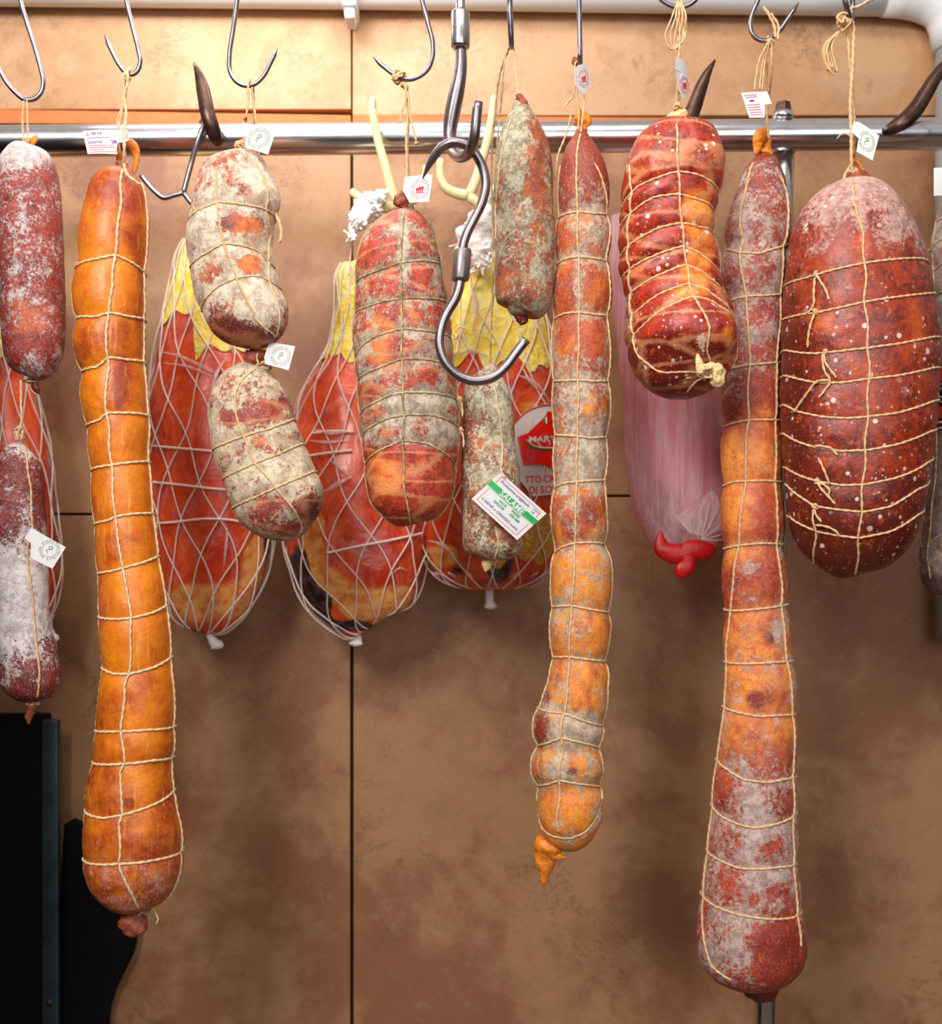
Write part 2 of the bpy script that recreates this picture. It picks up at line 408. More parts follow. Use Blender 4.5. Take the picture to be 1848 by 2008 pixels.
def meat(name, seed, red, dark, fat, bloom, fs=32, bs=110, dots=0, dotsc=60, streak=0.0, streakc=(235, 165, 120), gloss=0.36, fw=0.10, bw=0.07, grain=None, stretch=(1, 1, 1), bdark=None, bumps=0.6, mott=0.45, dust=0.3):
    n = NT(name); v = n.coord(seed, stretch); v0 = n.coord(seed)
    at = n.n('ShaderNodeAttribute', attribute_name='tone'); sp = n.n('ShaderNodeSeparateColor'); n.t.links.new(at.outputs['Color'], sp.inputs[0])
    tF, tB, tC, tD = sp.outputs[0], sp.outputs[1], sp.outputs[2], at.outputs['Alpha']
    nF = n.noise(v, fs, 5, 0.62, 0.3); nD = n.noise(v0, fs * 2.1, 7, 0.7, 0.5); nM = n.noise(v0, fs * 7, 6, 0.75, 0.3)
    nB = n.noise(v0, bs * 0.5, 8, 0.78, 0.4); nG = n.noise(v0, bs * 2.6, 5, 0.8); nL = n.noise(v0, bs * 0.16, 3, 0.5); fine = n.noise(v0, 620, 4, 0.75)
    blend = lambda a, b, w: n.math('ADD', n.math('MULTIPLY', a, 1 - w), n.math('MULTIPLY', b, w))
    col = n.mix(n.step(n.math('ADD', blend(nD, nM, 0.45), tD), 0.43, 0.60), srgb(*red), srgb(*dark))
    col = n.mix(n.math('MULTIPLY', n.step(n.noise(v0, fs * 4.2, 5, 0.7, 0.3), 0.55, 0.68), mott), col, srgb(*[int(a * 0.55 + b * 0.45) for a, b in zip(fat, red)]))
    fm = n.step(n.math('ADD', blend(nF, nM, 0.38), n.math('SUBTRACT', n.math('SUBTRACT', tF, 0.5), n.math('MULTIPLY', tD, 0.9))), 0.5 - fw * 0.8, 0.5 + fw * 0.8)
    fcol = n.mix(n.step(blend(nD, nM, 0.5), 0.44, 0.58), srgb(*fat), srgb(*[int(a * 0.5 + b * 0.5) for a, b in zip(fat, red)]))
    col = n.mix(fm, col, fcol)
    if streak:
        # bands of fat that run round the muscle
        vw = n.voro(n.coord(seed + 3, (0.5, 0.5, 1.7)), fs * 0.8, 'DISTANCE_TO_EDGE').outputs['Distance']
        wv = n.math('ADD', vw, n.math('MULTIPLY', n.math('SUBTRACT', blend(nD, nM, 0.4), 0.5), 0.34))
        sm = n.math('MULTIPLY', n.math('SUBTRACT', 1.0, n.step(wv, 0.01, 0.09)), streak)
        col = n.mix(sm, col, srgb(*streakc))
    if grain:
        col = n.mix(n.math('MULTIPLY', n.step(n.noise(n.coord(seed + 7, (1, 1, 0.10)), 190, 4, 0.7), 0.54, 0.74), 0.6), col, srgb(*grain))
    bn = n.math('ADD', n.math('ADD', n.math('MULTIPLY', nB, 0.46), n.math('MULTIPLY', nG, 0.34)), n.math('MULTIPLY', nL, 0.20))
    bb_ = n.math('ADD', bn, n.math('ADD', n.math('MULTIPLY', n.math('SUBTRACT', tB, 0.5), 0.72), n.math('MULTIPLY', tC, 0.10)))
    bm = n.step(bb_, 0.5 - bw * 0.5, 0.5 + bw * 0.5)
    soft = n.step(bb_, 0.42, 0.60)
    bc = n.mix(n.step(n.noise(v0, bs * 0.9, 6, 0.8), 0.42, 0.60), srgb(*bloom), srgb(*(bdark or [int(c * 0.78) for c in bloom])))
    bc = n.mix(n.math('MULTIPLY', n.step(nG, 0.47, 0.36), 0.55), bc, srgb(*[int(a * 0.5 + b * 0.5) for a, b in zip(bloom, red)]))
    col = n.mix(n.math('MULTIPLY', soft, 0.22), col, bc)
    col = n.mix(n.math('MULTIPLY', bm, 0.84), col, bc)
    col = n.mix(n.math('MULTIPLY', n.step(fine, 0.53, 0.66), dust), col, srgb(*bloom))
    col = n.mix(n.math('MULTIPLY', n.step(n.noise(v0, 480, 5, 0.8), 0.56, 0.68), 0.26), col, srgb(*[int(c * 0.5) for c in dark]))
    # dark specks in the creases
    col = n.mix(n.math('MULTIPLY', n.math('MULTIPLY', n.math('POWER', tC, 2.2), n.step(n.noise(v0, 260, 4, 0.7), 0.46, 0.58)), 0.7), col, srgb(52, 38, 30))
    if dots:
        for k, (scl, pr, op) in enumerate(((1.0, dots, 0.88), (2.3, dots * 0.7, 0.4))):
            vo = n.voro(n.coord(seed + k * 2.3), dotsc * scl); d = vo.outputs['Distance']
            keep = n.n('ShaderNodeSeparateColor'); n.t.links.new(vo.outputs['Color'], keep.inputs[0])
            size = n.math('ADD', 0.03, n.math('MULTIPLY', n.math('POWER', keep.outputs[1], 2.0), 0.20))
            on = n.math('MULTIPLY', n.step(keep.outputs[0], 1 - pr, 1 - pr + 0.05), n.step(n.noise(v0, 15, 2), 0.36, 0.50))
            dd = n.math('ADD', d, n.math('MULTIPLY', n.math('SUBTRACT', nG, 0.5), 0.25))
            dm = n.math('MULTIPLY', n.math('SUBTRACT', 1.0, n.step(n.math('SUBTRACT', dd, size), 0.0, 0.12)), on)
            col = n.mix(n.math('MULTIPLY', dm, op), col, srgb(238, 214, 202))
    h = n.math('ADD', n.math('MULTIPLY', soft, 0.5), n.math('MULTIPLY', nG, 0.5))
    nr = n.bump(h, bumps, 0.0014); nr = n.bump(n.noise(v0, 30, 5, 0.65, 0.6), 0.4, 0.004, nr)
    rough = n.math('ADD', n.math('ADD', gloss, n.math('MULTIPLY', nM, 0.12)), n.math('MULTIPLY', bm, 0.3))
    return n.fin(n.bsdf(col, rough, 0, nr, 0.5))

def simple(name, col, rough=0.5, metal=0.0, var=0.0, vs=60, bump=0.0, bs=200, bd=0.0005, col2=None, **k):
    n = NT(name); v = n.coord(1); c = srgb(*col)
    if var: c = n.mix(n.math('MULTIPLY', n.step(n.noise(v, vs, 5, 0.65), 0.35, 0.65), var), c, srgb(*(col2 or [int(q * 0.5) for q in col])))
    nr = n.bump(n.noise(v, bs, 5, 0.6), bump, bd) if bump else None
    return n.fin(n.bsdf(c, rough, metal, nr, **k))

M = {}
M['twine'] = simple('jute_twine', (226, 186, 138), 0.85, var=0.4, vs=240, bump=0.6, bs=900, col2=(178, 134, 90))
M['twine_mould'] = simple('mouldy_twine', (206, 176, 126), 0.9, var=0.8, vs=60, bump=0.6, bs=900, col2=(96, 88, 62))
M['twine_pale'] = simple('pale_twine', (232, 200, 156), 0.85, var=0.45, vs=140, bump=0.6, bs=900, col2=(176, 140, 92))
M['net'] = simple('white_elastic_net', (250, 226, 212), 0.7, var=0.2, vs=300)
M['cotton'] = simple('white_cotton_net', (250, 246, 240), 0.85, bump=0.8, bs=300, bd=0.002)
M['steel'] = simple('steel_wire', (146, 142, 148), 0.30, 0.95, var=0.5, vs=90, col2=(110, 100, 102), bump=0.15, bs=400)
M['tube'] = simple('brushed_steel_tube', (222, 220, 224), 0.22, 1.0, var=0.2, vs=30, bump=0.05, bs=500)
M['iron'] = simple('worn_iron_hook', (92, 66, 56), 0.36, 0.75, var=0.7, vs=50, col2=(40, 24, 20), bump=0.3, bs=120, bd=0.001)
M['heavy'] = simple('heavy_hook_steel', (152, 140, 143), 0.30, 0.95, var=0.5, vs=45, col2=(112, 98, 98), bump=0.2, bs=300)
def rusty():
    n = NT('rust_flecked_steel'); v = n.coord(4); a = n.noise(v, 170, 6, 0.7); mk_ = n.step(a, 0.60, 0.66)
    return n.fin(n.bsdf(n.mix(mk_, srgb(176, 168, 168), srgb(92, 42, 26)), n.math('ADD', 0.25, n.math('MULTIPLY', mk_, 0.5)), n.math('SUBTRACT', 1.0, mk_), n.bump(a, 0.3, 0.0008)))
M['rusty'] = rusty()
M['collar'] = simple('collar_steel', (150, 138, 136), 0.38, 0.85, var=0.4, vs=60, bump=0.25, bs=220)
M['bracket'] = simple('cream_plastic_hook', (238, 226, 170), 0.32, var=0.25, vs=60, col2=(214, 190, 112))
M['card'] = simple('white_card', (214, 211, 210), 0.8)
M['red_ink'] = simple('red_ink', (214, 60, 50), 0.7)
M['pink_ink'] = simple('faint_red_ink', (222, 110, 118), 0.7)
M['green_ink'] = simple('green_ink', (44, 120, 50), 0.7)
M['olive_ink'] = simple('faint_olive_ink', (118, 122, 66), 0.7)
M['band_green'] = simple('green_band', (0, 160, 74), 0.55)
M['purple_ink'] = simple('purple_pen_ink', (86, 40, 140), 0.7)
M['pvc'] = simple('white_pvc', (225, 228, 228), 0.4)
M['grey_pvc'] = simple('grey_pvc', (150, 150, 150), 0.45)
M['black'] = simple('hole_dark', (38, 26, 24), 0.5)
M['red_tie'] = simple('red_plastic_tie', (176, 6, 4), 0.42, bump=0.5, bs=60, bd=0.003)
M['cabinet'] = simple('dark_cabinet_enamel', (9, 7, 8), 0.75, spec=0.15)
M['post'] = simple('teal_grey_metal', (74, 92, 96), 0.35, 0.7, var=0.6, vs=14, col2=(36, 44, 50))
M['knot_org'] = simple('orange_casing_end', (238, 140, 30), 0.45, var=0.5, vs=120, bump=0.7, bs=160, bd=0.002, col2=(160, 60, 20))
M['knot_brown'] = simple('dry_casing_end', (170, 84, 52), 0.6, var=0.7, vs=140, bump=0.7, bs=180, bd=0.002, col2=(86, 40, 34))
M['knot_pale'] = simple('pale_casing_end', (236, 206, 150), 0.55, var=0.6, vs=120, bump=0.7, bs=180, bd=0.002, col2=(190, 120, 60))
M['knot_dark'] = simple('dark_red_casing_end', (112, 30, 22), 0.4, var=0.5, vs=100, bump=0.7, bs=160, bd=0.002, col2=(50, 14, 12))

def tile(name, seed, up=0):
    n = NT(name); v = n.coord(seed)
    a = n.noise(v, 4.2, 7, 0.66, 0.15); b = n.noise(v, 12, 8, 0.74, 0.1); c = n.noise(v, 46, 7, 0.78); g = n.noise(v, 420, 4, 0.8)
    col = n.mix(n.step(a, 0.44, 0.58), srgb(170 + 2 * up, 126 + 2 * up, 88 + 2 * up), srgb(142 + 3 * up, 94 + 3 * up, 66 + 2 * up))
    col = n.mix(n.math('MULTIPLY', n.step(b, 0.50, 0.68), 0.6), col, srgb(156, 114, 76))
    col = n.mix(n.math('MULTIPLY', n.step(c, 0.56, 0.74), 0.32), col, srgb(182, 164, 138))
    col = n.mix(n.math('MULTIPLY', n.step(n.noise(v, 22, 5, 0.7), 0.56, 0.72), 0.32), col, srgb(120, 74, 44))
    ed = n.voro(n.mix(0.75, v, n.noise(v, 7, 5, 0.7, 0.5), 'LINEAR_LIGHT'), 3.4, 'DISTANCE_TO_EDGE').outputs['Distance']
    ms = n.math('MULTIPLY', n.math('SUBTRACT', 1.0, n.step(ed, 0.0, 0.035)), n.step(n.noise(v, 6, 3), 0.48, 0.62))
    col = n.mix(n.math('MULTIPLY', ms, 0.55), col, srgb(112, 76, 52))
    col = n.mix(n.math('MULTIPLY', n.step(g, 0.45, 0.62), 0.22), col, srgb(120, 84, 60))
    nr = n.bump(n.math('ADD', n.math('MULTIPLY', b, 0.6), n.math('MULTIPLY', c, 0.3)), 0.25, 0.003)
    return n.fin(n.bsdf(col, n.math('ADD', 0.36, n.math('MULTIPLY', b, 0.25)), 0, nr, 0.4))
M['tile'] = tile('stone_tile', 3)
M['tile2'] = tile('stone_tile_upper', 8, 14)
M['grout'] = simple('dark_grout', (34, 20, 14), 0.9)
M['terracotta'] = simple('raw_terracotta', (206, 122, 72), 0.85, var=0.45, vs=90, bump=0.6, bs=200, bd=0.001, col2=(184, 100, 56))

def film(name, tint, haze, seed, glossy=0.5, scale=30):
    n = NT(name); v = n.coord(seed, (1, 1, 0.5))
    w = n.noise(v, scale, 5, 0.6, 1.4); w2 = n.noise(v, scale * 3.4, 4, 0.6, 1.0)
    nr = n.bump(n.math('ADD', w, n.math('MULTIPLY', w2, 0.4)), 0.9, 0.006)
    tr = n.n('ShaderNodeBsdfTransparent'); n.set(tr.inputs[0], srgb(*tint))
    pr = n.bsdf(srgb(252, 236, 236), 0.18, 0, nr, 0.8)
    f = n.math('ADD', haze, n.math('MULTIPLY', n.step(n.math('ABSOLUTE', n.math('SUBTRACT', w, 0.5)), 0.05, 0.0), glossy), clamp=True)
    mx = n.n('ShaderNodeMixShader'); n.set(mx.inputs[0], f); n.t.links.new(tr.outputs[0], mx.inputs[1]); n.t.links.new(pr, mx.inputs[2])
    gl = n.n('ShaderNodeBsdfGlossy'); gl.inputs['Roughness'].default_value = 0.08; n.t.links.new(nr, gl.inputs['Normal'])
    m2 = n.n('ShaderNodeMixShader'); fr = n.n('ShaderNodeFresnel'); fr.inputs[0].default_value = 1.25; n.t.links.new(nr, fr.inputs['Normal'])
    n.set(m2.inputs[0], n.math('MULTIPLY', fr.outputs[0], 0.30)); n.t.links.new(mx.outputs[0], m2.inputs[1]); n.t.links.new(gl.outputs[0], m2.inputs[2])
    return n.fin(m2.outputs[0])
def bagfilm():
    n = NT('milky_pink_bag_film'); v = n.coord(5, (1, 1, 0.06)); w = n.noise(v, 95, 5, 0.7, 0.6)
    nr = n.bump(w, 0.5, 0.004)
    tr = n.n('ShaderNodeBsdfTransparent'); n.set(tr.inputs[0], srgb(250, 214, 220))
    pr = n.bsdf(n.mix(w, srgb(255, 206, 216), srgb(255, 238, 240)), 0.3, 0, nr, 0.5)
    tl = n.n('ShaderNodeBsdfTranslucent'); n.set(tl.inputs[0], srgb(255, 196, 208)); m0 = n.n('ShaderNodeMixShader'); m0.inputs[0].default_value = 0.45; n.t.links.new(pr, m0.inputs[1]); n.t.links.new(tl.outputs[0], m0.inputs[2]); pr = m0.outputs[0]
    mx = n.n('ShaderNodeMixShader'); n.set(mx.inputs[0], n.math('ADD', 0.42, n.math('MULTIPLY', n.step(w, .38, .62), 0.4))); n.t.links.new(tr.outputs[0], mx.inputs[1]); n.t.links.new(pr, mx.inputs[2])
    return n.fin(mx.outputs[0])
M['film'] = film('clear_plastic_film', (255, 253, 252), 0.01, 2, 0.07, 22)
M['bagfilm'] = bagfilm()
M['bagfold'] = film('clear_bag_fold', (250, 236, 232), 0.30, 6, 0.2, 30)

def paper(name, a, b, sc=40):
    n = NT(name); v = n.coord(9); w = n.noise(v, sc, 5, 0.6, 1.2)
    return n.fin(n.bsdf(n.mix(n.step(w, 0.42, 0.62), srgb(*a), srgb(*b)), 0.4, 0, n.bump(w, 1.0, 0.006), 0.5))
M['yellow'] = paper('yellow_paper', (255, 220, 30), (255, 246, 140))
M['yellow_cloth'] = paper('yellow_cloth', (222, 156, 22), (244, 204, 70), 120)

def hammat(name, seed):
    """cut ham: red meat, a rim of fat, dark rind"""
    n = NT(name); v = n.coord(seed)
    at = n.n('ShaderNodeAttribute', attribute_name='tone'); sp = n.n('ShaderNodeSeparateColor'); n.t.links.new(at.outputs['Color'], sp.inputs[0])
    a = n.noise(v, 16, 5, 0.6, 0.6); b = n.noise(v, 70, 6, 0.65, 0.5)
    col = n.mix(n.step(a, 0.38, 0.64), srgb(238, 84, 22), srgb(198, 46, 12))
    col = n.mix(n.math('MULTIPLY', n.step(b, 0.5, 0.7), 0.35), col, srgb(244, 128, 44))
    fcol = n.mix(n.step(b, 0.42, 0.62), srgb(246, 176, 86), srgb(226, 118, 36))
    f = n.step(n.math('ADD', sp.outputs[0], n.math('MULTIPLY', n.math('SUBTRACT', a, 0.5), 0.8)), 0.42, 0.58)
    col = n.mix(f, col, fcol)
    r = n.step(n.math('ADD', sp.outputs[1], n.math('MULTIPLY', n.math('SUBTRACT', a, 0.5), 0.5)), 0.44, 0.56)
    col = n.mix(r, col, srgb(50, 16, 18))
    return n.fin(n.bsdf(col, 0.25, 0, n.bump(a, 0.4, 0.006), 0.6))
M['ham'] = hammat('cured_ham_meat', 4)
# ------------------------------------------------------------------ setting
WY = 0.34
def slab(mb, x0, x1, y0, y1, Yf, th=0.012, bev=0.0012):
    a, b = P(x0, y1, Yf), P(x1, y0, Yf); mb.box((a[0], Yf, a[2]), (b[0], Yf + th, b[2]), bev)

J = 690.0
mb = MB(); mb.box((-2.2, -2.6, -0.02), (2.2, WY + .05, 0.0)); tag(mb.build('floor', simple('floor_tiles', (120, 100, 84), 0.5, var=.3, vs=8), smooth=False), kind='structure')
mb = MB(); slab(mb, -700, J - 3.2, 1011, 2900, WY); slab(mb, J + 3.2, 2600, 975, 2900, WY)
slab(mb, -700, J - 2.6, 232, 1006, WY); slab(mb, J + 2.6, 2600, 232, 970, WY)
lower = mb.build('wall_back', M['tile'], smooth=False); tag(lower, kind='structure')
UY = WY - 0.016
mb = MB(); slab(mb, -700, J - 1.8, -700, 214, UY, 0.028); slab(mb, J + 1.8, 2600, -700, 226, UY, 0.028)
upper = mb.build('wall_back_upper', M['tile2'], smooth=False); tag(upper, kind='structure')
mb = MB(); a, b = P(-720, 2920, WY), P(2620, -720, WY); mb.box((a[0], WY + 0.013, a[2]), (b[0], WY + 0.05, b[2]))
tag(mb.build('wall_back_core', M['grout'], smooth=False), kind='structure')
# the raw terracotta edge of the upper tiles: tapers towards the right
mb = MB()
for x0, x1, ya, yb, yc, yd in ((-700, 688, 203, 226, 239, 244), (692, 1330, 225.5, 231, 243, 238)):
    v = []
    for Yq in (UY - 0.006, UY + 0.02):
        v += [P(x0, ya, Yq), P(x1, yb, Yq), P(x1, yd, Yq), P(x0, yc, Yq)]
    mb.add(v, [[3, 2, 1, 0], [4, 5, 6, 7], [0, 1, 5, 4], [1, 2, 6, 5], [2, 3, 7, 6], [3, 0, 4, 7]])
tag(mb.build('trim_1', M['terracotta'], smooth=False), kind='structure')

# the white conduit along the top and its elbow
cd = thing('conduit', 'white plastic conduit running along the top of the tiled wall, elbow at its right end', 'conduit', P(900, -22, 0.30))
mb = MB(); yc = 0.298
mb.tube(path([(-400, -32), (0, -28), (900, -20), (1740, -8)], yc), m(37, yc), 28, smooth=False, step=0.1)
mb.build('conduit_pipe', M['pvc'], cd)
mb = MB(); mb.tube(path([(1735, -10), (1800, -4), (1852, 22), (1872, 90)], yc), m(41, yc), 28); mb.build('conduit_elbow', M['pvc'], cd)
mb = MB(); mb.tube(path([(1873, 84), (1873, 1250)], yc), m(36, yc), 24, smooth=False, step=0.2); mb.build('vertical_pipe', M['grey_pvc'], cd)
mb = MB(); a, b = P(671, 12, 0.262), P(698, -70, 0.262); mb.box((a[0], 0.258, a[2]), (b[0], 0.312, b[2]), 0.002)
a, b = P(675, 33, 0.262), P(695, 12, 0.262); mb.box((a[0], 0.264, a[2]), (b[0], 0.30, b[2]), 0.003); mb.build('conduit_clip', M['pvc'], cd)

# ------------------------------------------------------------------ rails and frame
RY = 0.128
rl = thing('steel_rail', 'thick polished steel tube rail crossing the wall behind the hanging meats', 'rail', P(924, 270, RY))
mb = MB(); mb.tube(path([(-500, 281), (924, 270), (2400, 258)], RY), m(30.5, RY), 40, smooth=False, step=0.05); mb.build('rail_tube', M['tube'], rl)
def bolt(name, x, y, Y):
    mb = MB(); mb.tube(path([(x, y + 34), (x + 1, y + 18)], Y), [m(22, Y), m(19, Y)], 24, smooth=False, step=0.02)
    mb.build('washer', M['tube'], rl)
    mb = MB(); mb.tube(path([(x + 1, y + 20), (x + 1, y)], Y), [m(17, Y), m(14, Y)], 6, smooth=False, step=0.02); mb.build('bolt_head', M['iron'], rl, smooth=False)
bolt('b', 1535, 202, RY)
po = thing('upright_pole', 'slim steel upright pole below the rail behind the longest netted sausage', 'pole', P(1535, 285, 0.15))
mb = MB(); mb.tube(path([(1537, 286), (1499, 2100)], 0.142), m(21, 0.142), 32, smooth=False, step=0.05); mb.build('pole_tube', M['tube'], po)
mb = MB(); mb.tube(path([(1537, 272), (1537, 300)], 0.142), [m(25, 0.142), m(23, 0.142)], 32, smooth=False, step=0.03); mb.build('pole_collar', M['tube'], po)

ur = thing('upper_rail', 'round steel rail above the picture carrying the thin hooks', 'rail', P(924, -150, 0))
mb = MB(); mb.tube(path([(-400, -140), (2300, -140)]), m(14), 24, smooth=False, step=0.1); mb.build('rail_tube', M['tube'], ur)

def horn(label, pts, rr, Y0):
    mb = MB(); mb.tube([P(*q) for q in pts], [m(r, Y0) for r in rr], 20, flat=0.75)
    o = mb.build('rail_spike', M['iron'], None); tag(o, label, 'hook', 'dark horn hooks on the rail'); return o
Yh = RY - 0.032
horn('dark curved iron spike on the rail left of the pale bent salami', [(428, 283, RY - .02), (420, 262, Yh), (408, 225, Yh - .004), (398, 175, Yh), (389, 143, Yh), (380, 122, Yh)], [8, 15, 15, 13.5, 8, 2], Yh)
horn('dark curved iron spike rising behind the lumpy red coppa', [(1318, 300, RY - .02), (1337, 262, Yh), (1360, 215, Yh), (1378, 165, Yh), (1391, 137, Yh), (1403, 118, Yh)], [8, 16, 15, 12, 7, 2], Yh)
horn('dark curved iron spike at the right end of the rail leaning out of the picture', [(1738, 256, RY - .02), (1760, 246, Yh), (1790, 222, Yh), (1815, 185, Yh), (1835, 152, Yh), (1870, 112, Yh), (1900, 95, Yh)], [9, 16, 17, 15, 13, 9, 2], Yh)

# small grey hook between the first two long meats
g = thing('double_hook', 'thin grey double-pronged wire hook hanging from the rail beside the orange netted sausage', 'hook', P(396, 245, 0.1), 'double hooks on the rail')
y1 = 0.108
mb = MB(); mb.tube([P(394, 300, .16), P(392, 262, .152), P(396, 238, .128), P(400, 246, y1 - .005), P(393, 262, y1 - .006), P(374, 325, y1), P(360, 378, y1)], m(5.2, y1), 12); mb.build('hook_shank', M['steel'], g)
mb = MB(); mb.tube(path([(360, 378), (338, 384), (322, 388), (306, 377), (290, 360), (277, 344)], y1), m(5.2, y1), 12); mb.build('hook_prong', M['steel'], g)
mb = MB(); mb.tube(path([(360, 378), (376, 398), (392, 410), (412, 404), (430, 380)], y1), m(5.2, y1), 12); mb.build('hook_prong', M['steel'], g)
def bracket(label, shank, left, right, Y, r=8):
    b = thing('plastic_hook', label, 'hook', P(*shank[0], Y), 'cream plastic hooks that carry the netted hams')
    q = 1 + 0.0 * Y
    mb = MB(); mb.tube(path(shank, Y), [m(v, Y) for v in np.linspace(r * 0.95, r * 1.35, len(shank))], 14); mb.build('hook_shank', M['bracket'], b)
    for w in (left, right):
        mb = MB(); mb.tube(path(w, Y), [m(v, Y) for v in np.linspace(r * 1.4, r * 0.9, len(w))], 14); mb.build('hook_prong', M['bracket'], b)
    s0 = shank[0]
    mb = MB(); mb.tube([P(*s0, Y), P(s0[0], s0[1] - 9, Y + .006), P(s0[0] + 2, s0[1] - 14, RY + .012), P(s0[0] + 2, s0[1] + 18, RY + .034), P(s0[0] + 2, s0[1] + 50, RY + .036)], m(r * .8, Y), 10); mb.build('hook_loop', M['bracket'], b)
BY = RY - 0.034
bracket('cream plastic double hook left of the swivel hook, white net knotted on its left prong', [(730, 216), (741, 273), (757, 330), (768, 372), (776, 402)], [(776, 402), (752, 408), (722, 396), (700, 383), (688, 375)], [(776, 402), (800, 396), (826, 380), (834, 350), (836, 326)], BY)
bracket('cream plastic double hook behind the swivel hook, beside the grey mouldy salami', [(967, 212), (960, 260), (946, 312), (931, 360), (920, 384)], [(920, 384), (892, 378), (872, 366), (864, 346), (864, 312)], [(920, 384), (936, 398), (948, 408)], BY)

# ------------------------------------------------------------------ thin hooks on the upper rail
def over(x, Y=0.0):
    a = m(14); return [P(x, 0, 0) * 0 + P(x, -60, -0.006), P(x, -118, -0.011), P(x, -150, -0.0095), P(x, -161, 0.0), P(x, -150, 0.0105), P(x, -128, 0.0125), P(x, -105, 0.012)][::-1]
def shook(name, label, pts, xt, rad=4.6, Y=0.0, tip=True, mat='steel'):
    q = over(xt) + [P(*(p if len(p) > 2 else (p[0], p[1], Y))) for p in pts]
    r = [m(rad)] * len(q)
    if tip: r[-1] = m(0.8)
    mb = MB(); mb.tube(q, r, 14, step=0.0022); o = mb.build(name, M[mat]); tag(o, label, 'hook', 'thin steel meat hooks along the top'); return o
shook('meat_hook', 'thin steel hook in the top left corner, point cut by the left edge', [(40, -2), (52, 42), (68, 91), (80, 135), (85, 161), (80, 182), (65, 195), (49, 195), (31, 182), (14, 163), (0, 138), (-12, 112), (-16, 98)], 36)
shook('meat_hook', 'thin steel hook holding the twine of the long orange netted sausage', [(248, 0), (260, 52), (271, 96), (275, 122), (270, 138), (260, 146), (247, 142), (234, 127), (221, 103), (212, 84), (205, 67)], 242)
shook('meat_hook', 'thin steel hook opening right over the pale bent salami', [(465, 0), (457, 60), (450, 112), (451, 138), (461, 157), (480, 168), (497, 166), (515, 151), (530, 124), (538, 108), (544, 94)], 470)
shook('meat_hook', 'thin steel hook opening left, twine knotted round its bend over the netted coppa', [(828, 0), (840, 47), (849, 86), (848, 114), (838, 137), (822, 150), (804, 156), (780, 150), (757, 134), (744, 123), (732, 111)], 822)
shook('meat_hook', 'steel hook seen edge-on above the grey mouldy salami right of the swivel hook', [(1000, 0, 0.01), (1002, 40, 0.014), (1003, 80, 0.008), (1003, 92, 0.0), (1003, 84, -0.014), (1001, 50, -0.022), (1000, 22, -0.026), (1000, 0, -0.028)], 1000, 5.4)
shook('meat_hook', 'steel hook seen edge-on with a card tag at its bend above the slim knobbly sausage', [(1136, 0, 0.0), (1137, 60, 0.006), (1138, 108, 0.006), (1138, 124, 0.0), (1137, 112, -0.012), (1137, 90, -0.016)], 1136, 5.0)
shook('meat_hook', 'steel hook whose bend just shows at the top edge over the lumpy red coppa', [(1286, -18), (1297, -1), (1311, 9), (1328, 14), (1345, 12), (1360, 4), (1372, -12), (1380, -32)], 1284)
shook('meat_hook', 'small thin steel hook opening right over the longest netted sausage', [(1487, 0), (1477, 24), (1472, 47), (1477, 68), (1489, 78), (1505, 79), (1524, 66), (1545, 38), (1557, 20), (1567, 5)], 1492)
shook('meat_hook', 'steel hook seen edge-on above the largest round netted salami', [(1672, -10, 0.006), (1672, 20, 0.01), (1670, 38, 0.006), (1668, 44, 0.0), (1664, 26, -0.012), (1658, 4, -0.018), (1654, -24, -0.022)], 1672, 5.2)

# ------------------------------------------------------------------ the heavy swivel hooks in the middle
sw = thing('swivel_hook', 'heavy upper hook with a collar, hanging from above the picture, curling at its foot', 'hook', P(903, -140, 0), 'heavy swivel hooks')
mb = MB(); mb.tube([P(903, -105, .02), P(903, -128, .021), P(903, -156, .014), P(903, -166, 0), P(903, -156, -.013), P(903, -120, -.02), P(903, -60, -.04), P(903, 0, -.055), P(903, 26, -.058)], m(9.5, -.05), 18); mb.build('hook_shaft', M['rusty'], sw)
def collar(x, ya, yb, r, Y, par, mat):
    mb = MB(); n = 28; prof = [(ya, r * .55), (ya + 1, r * .9), (ya + 4, r), (yb - 5, r), (yb - 1, r * .93), (yb, r * .6)]
    a = np.linspace(0, 2 * PI, n, endpoint=False); V = []
    for y, q in prof:
        c = P(x[0] + (x[1] - x[0]) * (y - ya) / (yb - ya), y, Y); R = m(q, Y); V += [c + R * np.array([math.cos(t), math.sin(t), 0]) for t in a]
    f = [[i * n + j, (i + 1) * n + j, (i + 1) * n + (j + 1) % n, i * n + (j + 1) % n] for i in range(len(prof) - 1) for j in range(n)]
    f += [list(range(n)), [(len(prof) - 1) * n + j for j in range(n)][::-1]]
    return mb.add(V, f).build('swivel_collar', M[mat], par)
collar((903, 903), 22, 95, 18.5, -.058, sw, 'rusty')
mb = MB(); mb.tube([P(903, 88, -.058), P(905, 110, -.058), P(902, 150, -.056), P(894, 190, -.052), P(886, 230, -.048), P(882, 262, -.046), P(886, 292, -.05), P(896, 306, -.064), P(908, 308, -.08), P(921, 298, -.096), P(930, 272, -.106), P(934, 235, -.11), P(938, 200, -.112)],
    [m(v, -.06) for v in (10, 11, 13, 15.5, 15.5, 13, 11.5, 10.5, 10.5, 10.5, 10, 9.6, 9.2)], 22); mb.build('hook_bend', M['heavy'], sw)
s2 = thing('butcher_hook', 'heavy S-shaped swivel hook in front of the netted coppa, empty lower bend', 'hook', P(897, 277, -.08), 'heavy swivel hooks')
